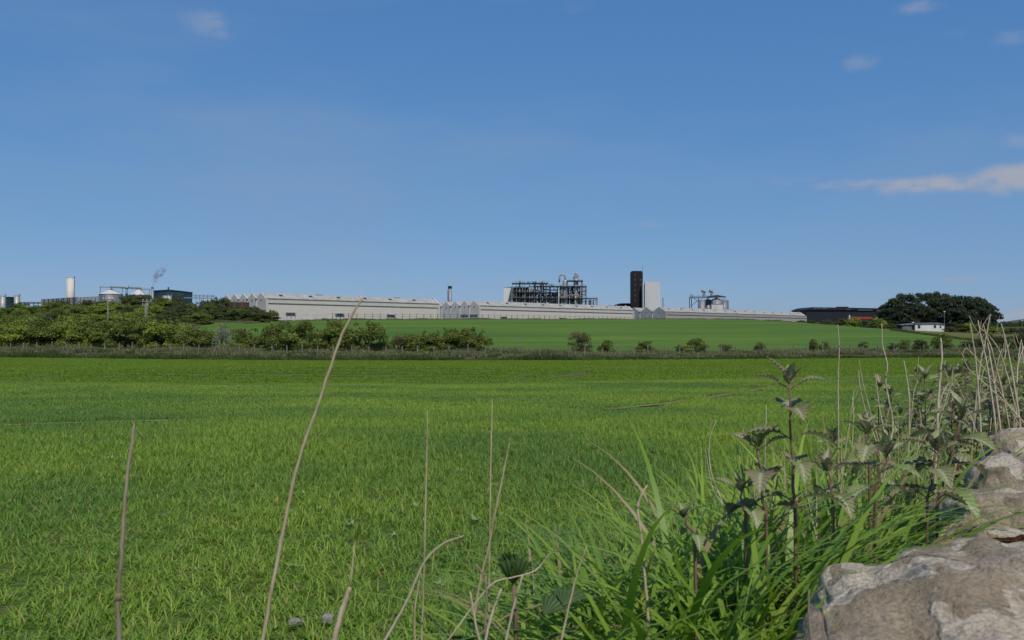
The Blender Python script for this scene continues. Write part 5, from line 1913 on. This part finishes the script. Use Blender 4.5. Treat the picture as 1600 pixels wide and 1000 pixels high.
# ================================================================== nettles
def nettle_leaf(seed, droop):
    """toothed, pointed leaf, length 1 along +x, folded and ribbed"""
    g_ = random.Random(seed)
    n, m = 44, 8
    vs_, cols = [], []
    for i in range(n + 1):
        t = i / n
        w = 0.30 * math.sin(math.pi * min(1, t * 1.02) ** 0.62) ** 0.9 * (1 - 0.35 * t) * 1.05 + 0.004
        tooth = 1.0 + (0.22 * (1 - (i % 4) / 1.5) if i % 4 < 3 else -0.1) * (1 if 0 < i < n else 0)
        a = -droop * t * t
        cx = math.sin(droop * t) / max(droop, .01) if droop > .01 else t
        cz = -(1 - math.cos(droop * t)) / max(droop, .01)
        for j in range(-m // 2, m // 2 + 1):
            f = j / (m / 2)
            wf = w * f * (tooth if abs(f) > 0.99 else 1.0)
            rib = 0.040 * math.sin((t * 8.5 - abs(f) * 1.6) * 2 * math.pi) * abs(f) * (1 - t * 0.6)
            z = 0.42 * abs(wf) * 0.9 + rib - 0.25 * wf * wf
            vs_.append((cx + 0.10 * abs(f) * w * 2 + z * math.sin(droop * t) * 0.6, wf, cz + z * math.cos(droop * t)))
            vein_shading = 0.5 + 0.5 * math.cos((t * 8.5 - abs(f) * 1.6) * 2 * math.pi)  # stripe holds both vein tone and painted shading of the ribs
            cols.append((1.0 if j == 0 else vein_shading * 0.8, abs(f), g_.random()))
    fs_ = []
    q = m + 1
    for i in range(n):
        for j in range(m):
            a = i * q + j
            fs_.append((a, a + 1, a + q + 1, a + q))
    me = bpy.data.meshes.new('leaf')
    me.from_pydata(vs_, [], fs_)
    me.polygons.foreach_set('use_smooth', [True] * len(me.polygons))
    me.update()
    set_col(me, np.array(cols))
    me.materials.append(M['nettle'])
    return me


NL = [nettle_leaf(i, dr) for i, dr in enumerate((0.35, 0.7, 1.0, 1.35))]


def nettle(base_px, base_row, top_px, top_row, d, leaf, nodes, label, group=None, seed=0, extend=True, lean_d=0.0):
    g_ = random.Random(seed * 13 + 5)
    b = P(base_px, base_row, d); t = P(top_px, top_row, d + lean_d)
    dirv = (t - b).normalized()
    gz = terrain(b.x, b.y)
    foot = Vector((b.x - (t.x - b.x) * 0.15, b.y, min(gz, b.z - 0.02) - 0.02))
    o = empty('nettle', foot)
    tag(o, label, 'nettle', group)
    pts = [foot, b]
    for i in range(1, 7):
        q = b.lerp(t, i / 6)
        q.x += g_.uniform(-.004, .004)
        pts.append(q)
    rad = [0.0031] + [0.0031 * (1 - 0.5 * i / 6) for i in range(7)]
    MB().tube([p_ - foot for p_ in pts], rad, 7).build('stem', M['nettle_stem'], o, True)
    L_ = (t - b).length
    az = g_.uniform(-0.35, 0.35) + math.pi / 2 * nodes
    frac = [0.02 + 0.93 * (i / (nodes - 1)) ** 0.85 for i in range(nodes)]
    for i, f in enumerate(frac):
        q = b.lerp(t, f)
        size = leaf * (1.0 - 0.42 * max(0, (f - 0.55) / 0.45)) * g_.uniform(0.85, 1.12)
        az += math.pi / 2 + g_.uniform(-0.25, 0.25)
        for sgn in (0, math.pi):
            a = az + sgn + g_.uniform(-0.2, 0.2)
            up = 0.15 + 0.5 * max(0, (f - 0.6) / 0.4) + g_.uniform(-0.15, 0.15)
            pet = leaf * 0.26
            pe = q + Vector((math.cos(a) * math.cos(0.6), math.sin(a) * math.cos(0.6), math.sin(0.6))) * pet
            k = 3 if f < 0.35 else (2 if f < 0.7 else g_.choice((1, 2)))
            lf = inst('leaf', NL[min(3, max(0, k + g_.choice((-1, 0, 0))))], o, pe - foot, (g_.uniform(-.25, .25), -up, a), (size, size * g_.uniform(0.9, 1.15), size))
            MB().tube([q - foot, (q + pe) / 2 - foot + Vector((0, 0, .002)), pe - foot], [0.0016, 0.0013, 0.0012], 5).build('leaf_stalk', M['nettle_stem'], lf).matrix_parent_inverse = lf.matrix_basis.inverted()
    # closed tip: small upright leaves
    for i in range(4):
        a = az + i * 1.571 + g_.uniform(-.2, .2)
        sz = leaf * g_.uniform(0.45, 0.8)
        inst('leaf', NL[i % 2], o, t - foot, (g_.uniform(-.3, .3), -1.2 + g_.uniform(-.25, .3), a), (sz, sz * 0.75, sz))
    return o


nettle(1241, 790, 1233, 600, 1.62, 0.080, 5, 'tall nettle with red stem standing clear left of the wall', seed=1)
nettle(1196, 800, 1184, 698, 1.62, 0.070, 3, 'short nettle just left of the tall red-stemmed one', seed=2)
nettle(1357, 735, 1354, 676, 1.95, 0.078, 3, 'small nettle between the tall nettle and the wall', seed=3)
nettle(1366, 770, 1385, 710, 1.75, 0.076, 3, 'low nettle leaning right between tall nettle and wall', seed=4)
nettle(1463, 782, 1500, 655, 2.05, 0.108, 4, 'broad-leaved nettle leaning over the edge of the wall', seed=5)
nettle(1447, 780, 1464, 705, 2.0, 0.095, 3, 'short nettle right against the wall beside the leaning one', seed=6)
nettle(1085, 840, 1066, 806, 1.5, 0.05, 2, 'half-hidden brownish nettle in the grass at the left', seed=7)
nettle(1164, 800, 1156, 765, 1.6, 0.058, 2, 'small nettle sunk in the grass below the short nettle', seed=8)
nettle(1300, 780, 1292, 735, 1.75, 0.066, 2, 'small nettle in the long grass right of the tall nettle', seed=9)
NG = 'nettles crowding along the wall at the right'
g_ = random.Random(31)
for i in range(76):
    s = 1.9 + i * 0.075 + g_.uniform(-.1, .1)
    p = g_.uniform(0.05, 0.75) if s > 3.4 else g_.uniform(0.2, 0.6)
    x, y = wall_xy(s, p)
    px = 800 + F * x / y
    zt = 1.77 + g_.uniform(-0.18, 0.12) - 0.14 * p - 0.16 * (1 - sstep(2.0, 3.2, s))
    row = HOR - (zt - CAMZ) * F / y
    nettle(px - g_.uniform(-8, 8), HOR - (zt - g_.uniform(0.36, 0.46) - CAMZ) * F / y, px + g_.uniform(-10, 10), row, y, g_.uniform(0.075, 0.108), g_.choice((6, 7)),
           'nettle in the dense patch along the wall at the right', NG, seed=100 + i)


# ================================================================== dead stems
def catmull(pts, n=6):
    out = []
    for i in range(len(pts) - 1):
        p0, p1, p2, p3 = pts[max(0, i - 1)], pts[i], pts[i + 1], pts[min(len(pts) - 1, i + 2)]
        for k in range(n):
            t = k / n
            out.append(0.5 * ((2 * p1) + (p2 - p0) * t + (2 * p0 - 5 * p1 + 4 * p2 - p3) * t * t + (3 * p1 - p0 - 3 * p2 + p3) * t ** 3))
    out.append(pts[-1])
    return out


def dead_stem(pts, d, wpx, label, mat='dead', taper=0.45, group=None, head=None, node=(), dd=0.0, root=True, wk=0.78, twigs=0):
    """pts from the foot upwards, in photo pixels at distance d; the foot is carried down to the ground"""
    w = [P(a, b, d + dd * i / max(1, len(pts) - 1)) for i, (a, b) in enumerate(pts)]
    gz = terrain(w[0].x, w[0].y)
    if root and w[0].z > gz:
        c = catmull(w)
        sl_ = (c[1] - c[0]); sl_ = sl_ / max(1e-4, abs(sl_.z))
        h = w[0].z - gz + 0.02
        pre = []
        for q in (1.0, 0.8, 0.6, 0.4, 0.2):
            pre.append(c[0] + Vector((-sl_.x * (q - 0.45 * q * q) * h, -sl_.y * q * h, -q * h)))
        c = pre + c
    else:
        c = catmull(w)
    foot = c[0].copy()
    o = empty('dry_stem', foot)
    tag(o, label, 'dry stem', group)
    n = len(c)
    r0 = wpx * wk / F * d / 2
    jr = random.Random(int(pts[0][0] * 7 + pts[-1][1]))
    rad = [r0 * (1 - (1 - taper) * i / (n - 1)) * jr.uniform(0.86, 1.12) for i in range(n)]
    rad[-1] *= 0.35
    c = [q + Vector((jr.uniform(-.22, .22) * r0, jr.uniform(-.22, .22) * r0, 0)) if 0 < i < n - 1 else q for i, q in enumerate(c)]
    st = MB().tube([p_ - foot for p_ in c], rad, 8).build('stalk', M[mat], o, True)
    for f in node:
        i = min(n - 2, int(f * (n - 1)))
        a, b = c[i] - foot, c[i + 1] - foot
        t = (b - a).normalized() * r0
        MB().tube([a - t * 1.6, a - t * 0.6, a + t * 0.6, a + t * 1.6], [rad[i] * 0.95, rad[i] * 1.55, rad[i] * 1.5, rad[i] * 0.95], 8).build('node', M['dead_brown'], st, True)
    for q in range(twigs):
        i = int(n * jr.uniform(0.45, 0.85)); i = min(n - 2, i)
        a = c[i] - foot
        l = r0 * jr.uniform(14, 34)
        sg = jr.choice((-1, 1))
        m_ = a + Vector((sg * l * 0.3, jr.uniform(-.2, .2) * l, l * 0.45)); e2 = a + Vector((sg * l * jr.uniform(.3, .6), jr.uniform(-.3, .3) * l, l))
        MB().tube([a, m_, e2], [rad[i] * 0.55, rad[i] * 0.45, rad[i] * 0.15], 5).build('side_shoot', M[mat], o, True)
    if head:
        hl = head
        t = (c[-1] - c[-2]).normalized()
        e_ = c[-1] - foot
        MB().tube([e_ - t * hl * 0.2, e_ + t * hl * 0.25, e_ + t * hl * 0.6, e_ + t * hl], [rad[-1], rad[-1] * 1.35, rad[-1] * 0.9, rad[-1] * 0.15], 8).build('seed_head', M[mat], o, True)
    return o


dead_stem([(191, 1010), (187, 945), (193, 850), (199, 760), (211, 662)], 1.10, 10, 'brownish upright dry stem with a node, farthest left', 'dead_brown', 0.6, node=(0.42,))
dead_stem([(410, 1010), (432, 890), (462, 740), (498, 630), (536, 520), (569, 462)], 1.15, 9, 'long leaning pale dry stem that reaches up to the warehouses', 'dead', 0.5)
dead_stem([(522, 1008), (536, 950), (548, 915)], 0.98, 13, 'short thick dry stem with a pointed sheath at bottom centre-left', 'dead', 0.8, head=0.05)
dead_stem([(596, 1010), (635, 940), (662, 880), (690, 850), (726, 836)], 1.10, 6.5, 'dry stem arching over to the right at bottom centre', 'dead_pale', 0.35)
dead_stem([(649, 1008), (649, 950), (656, 905)], 1.25, 4, 'very short thin dry stem at the bottom beside the straight one', 'dead', 0.8, head=0.015)
dead_stem([(659, 1010), (664, 860), (668, 640)], 1.45, 5, 'straight thin upright dry stem, left of the crossing pair', 'dead', 0.4)
dead_stem([(764, 932), (766, 780), (769, 624)], 1.65, 4.5, 'straight thin upright dry stem of the crossing pair', 'dead', 0.45)
dead_stem([(737, 1010), (746, 930), (764, 850), (782, 760), (797, 690)], 1.40, 6, 'leaning dry stem with a small tip head, of the crossing pair', 'dead', 0.35, head=0.016)
dead_stem([(752, 1010), (742, 965), (735, 922)], 1.15, 6, 'short pale stub of dry stem at bottom centre, leftmost of three', 'dead_pale', 0.7)
dead_stem([(756, 1010), (768, 960), (784, 918)], 1.10, 6.5, 'short thick pale stub of dry stem, middle of three', 'dead_pale', 0.75)
dead_stem([(788, 1010), (804, 940), (817, 896)], 1.12, 5, 'short pale stub of dry stem, rightmost of three', 'dead_pale', 0.6)
dead_stem([(736, 950), (770, 910), (800, 901), (836, 890), (860, 862)], 1.30, 4, 'thin crooked dry stalk lying across the stubs', 'dead_pale', 0.6)
dead_stem([(757, 1000), (760, 920), (752, 892), (743, 880)], 1.2, 5, 'brown bent dry stalk behind the stubs', 'dead_brown', 0.7)
dead_stem([(1009, 930), (1003, 850), (996, 790), (1011, 757)], 1.45, 7, 'tan dry stem with a kinked tip left of the long grass', 'dead', 0.55, node=(0.75,))
dead_stem([(885, 960), (900, 900), (916, 852)], 1.3, 6, 'pale tan blade-like stem in the grass at bottom centre', 'dead', 0.3)
dead_stem([(1266, 1010), (1262, 960), (1262, 920)], 1.05, 6, 'short purplish dry stem low beside the front stone', 'dead_brown', 0.6)
dead_stem([(1282, 1010), (1284, 970), (1282, 930)], 1.05, 4, 'second short purplish dry stem low beside the front stone', 'dead_brown', 0.5)
dead_stem([(1126, 780), (1110, 735), (1108, 690), (1119, 655)], 2.3, 3, 'thin wispy dry stem left of the short nettle', 'dead_pale', 0.5)
dead_stem([(1122, 778), (1112, 760), (1101, 700)], 2.3, 2.6, 'thin wispy dry stem leaning left of the short nettle', 'dead_pale', 0.5)
dead_stem([(1195, 695), (1197, 632)], 2.2, 2.6, 'tiny straight dry stem behind the short nettle', 'dead_pale', 0.5)
DG = 'bleached dry stems above the nettles at the right'
RS = [([(1309, 650), (1309, 600), (1311, 540), (1309, 507)], 2.7, 4.5, 'tall grey dry stem standing alone left of the dry-stem group'),
      ([(1330, 700), (1333, 650), (1331, 620)], 2.7, 3, None), ([(1322, 690), (1330, 640), (1334, 610)], 2.7, 3, None),
      ([(1368, 690), (1354, 650), (1344, 610), (1341, 578)], 2.7, 4, None), ([(1372, 690), (1358, 640), (1346, 590), (1342, 563)], 2.9, 3.5, None),
      ([(1384, 690), (1374, 640), (1367, 584)], 2.8, 4, None), ([(1390, 690), (1394, 660), (1384, 600), (1386, 570), (1379, 540), (1378, 505)], 2.8, 5, 'tall wavy dry stem below the white bungalow'),
      ([(1420, 650), (1420, 620), (1412, 562)], 3.0, 5, None), ([(1424, 640), (1428, 610), (1434, 594)], 3.0, 3, None),
      ([(1458, 785), (1462, 690), (1466, 620), (1471, 560), (1470, 528)], 2.5, 8, 'thick bleached dry stem rising in front of the nettle patch'),
      ([(1463, 660), (1470, 620), (1482, 598)], 2.9, 4, None), ([(1477, 625), (1483, 600), (1474, 574)], 3.0, 3, None), ([(1468, 645), (1480, 625), (1488, 590)], 3.0, 3, None),
      ([(1527, 600), (1524, 560), (1520, 532), (1516, 505)], 3.6, 5, None), ([(1546, 600), (1540, 560), (1532, 525), (1528, 500)], 3.7, 5, None),
      ([(1526, 610), (1532, 565), (1540, 530), (1547, 494)], 3.8, 5, 'dry stem leaning right that reaches up to the pines'),
      ([(1560, 590), (1550, 550), (1540, 520), (1536, 508)], 3.9, 5, None), ([(1553, 600), (1547, 560), (1543, 535)], 4.0, 6, None), ([(1574, 590), (1562, 550), (1545, 525), (1530, 512)], 4.2, 4, None),
      ([(1582, 590), (1575, 550), (1568, 520), (1564, 505)], 4.0, 5, None), ([(1540, 580), (1525, 560), (1510, 545), (1504, 553)], 3.8, 3.5, None), ([(1528, 590), (1512, 575), (1503, 552)], 3.8, 3.5, None),
      ([(1590, 570), (1592, 550), (1596, 530)], 4.4, 5, None), ([(1588, 600), (1590, 570), (1600, 540)], 4.2, 5, None), ([(1565, 580), (1568, 560), (1578, 535)], 4.3, 3, None), ([(1556, 585), (1560, 560), (1566, 545)], 4.3, 3, None),
      ([(1604, 600), (1598, 560), (1597, 535)], 4.2, 4, None), ([(1512, 640), (1500, 610), (1490, 590)], 3.2, 3, None), ([(1530, 610), (1536, 580), (1546, 560)], 3.7, 3, None), ([(1434, 690), (1438, 660), (1436, 640)], 2.9, 4, None)]
for i, (pts, d, w, lab) in enumerate(RS):
    dead_stem(pts, d, w, lab or 'thin bleached dry stem among others above the right nettles', 'dead_pale' if i % 4 else 'dead', 0.55, DG, node=(0.55, 0.75) if i % 3 == 0 else (), wk=0.6, twigs=i % 3)

# young pleated leaf unfolding at the bottom centre
lf = empty('unfolding_leaf_plant', P(800, 1000, 1.35))
tag(lf, 'dark green pleated young leaf unfolding on a stalk at bottom centre', 'plant')
foot = lf.location.copy()
gz = terrain(foot.x, foot.y)
MB().tube([Vector((0, 0, gz - foot.z)), P(806, 960, 1.35) - foot, P(802, 912, 1.35) - foot], [0.0035, 0.003, 0.0025], 8).build('stalk', M['nettle_stem'], lf, True)
M['pleat'] = leafy('pleated_leaf', (0.035, 0.075, 0.018), (0.075, 0.125, 0.035), 0.5, 0.25, spec=0.3)


def fan_leaf(w, h, pleats, cup, seed):
    n, m = pleats * 4, 9
    vs_, cols = [], []
    for i in range(n + 1):
        a = -1.05 + 2.1 * i / n
        for j in range(m + 1):
            t = j / m
            r = t * (1 + 0.10 * math.cos(pleats * 2 * math.pi * i / n) * t)
            pl = 0.055 * math.sin(pleats * 2 * math.pi * i / n) * t
            vs_.append((math.sin(a) * r * w, (-cup * math.cos(a * 0.9) * math.sin(t * 2.2) + pl) * w, math.cos(a * 0.8) * r * h))
            cols.append((0.5 + 0.5 * math.sin(pleats * 2 * math.pi * i / n), t, 0))
    fs_ = [(i * (m + 1) + j, (i + 1) * (m + 1) + j, (i + 1) * (m + 1) + j + 1, i * (m + 1) + j + 1) for i in range(n) for j in range(m)]
    me = bpy.data.meshes.new('leaf')
    me.from_pydata(vs_, [], fs_); me.polygons.foreach_set('use_smooth', [True] * len(me.polygons)); me.update()
    set_col(me, np.array(cols)); me.materials.append(M['pleat'])
    return me


fm = fan_leaf(0.027, 0.046, 7, 0.5, 1)
tp = P(801, 912, 1.35) - foot
inst('leaf', fm, lf, tp, (0.1, 0, 0.2)); inst('leaf', fm, lf, tp + Vector((0, .006, 0)), (-0.25, 0.2, 2.6), (0.9, 0.9, 0.95)); inst('leaf', fm, lf, tp, (0.0, -0.45, 1.2), (0.7, 0.7, 0.85))
fb = fan_leaf(0.032, 0.04, 6, 0.15, 2)
for i, (px, row, a, tl) in enumerate(((770, 985, 2.0, -1.1), (850, 960, -0.7, -1.0), (740, 1000, 2.6, -1.2), (880, 945, -0.3, -1.1))):
    inst('leaf', fb, lf, P(px, row, 1.4) - foot, (tl, 0.2, a))

# two pale stones lying in the crop
for px, row, w, h, lab in ((466, 984, 0.13, 0.05, 'flat grey stone lying in the crop at the bottom'), (514, 982, 0.075, 0.06, 'small white stone lying in the crop beside the flat one')):
    x, y = ground_at(px, row)
    me = stone_mesh('field_stone', w, w * 0.7, h, px, 8, 0.028, 4.5)
    me.materials.clear(); me.materials.append(M['pebble'])
    o = ob('field_stone', me); o.location = (x, y, terrain(x, y) + 0.04)
    tag(o, lab, 'stone')
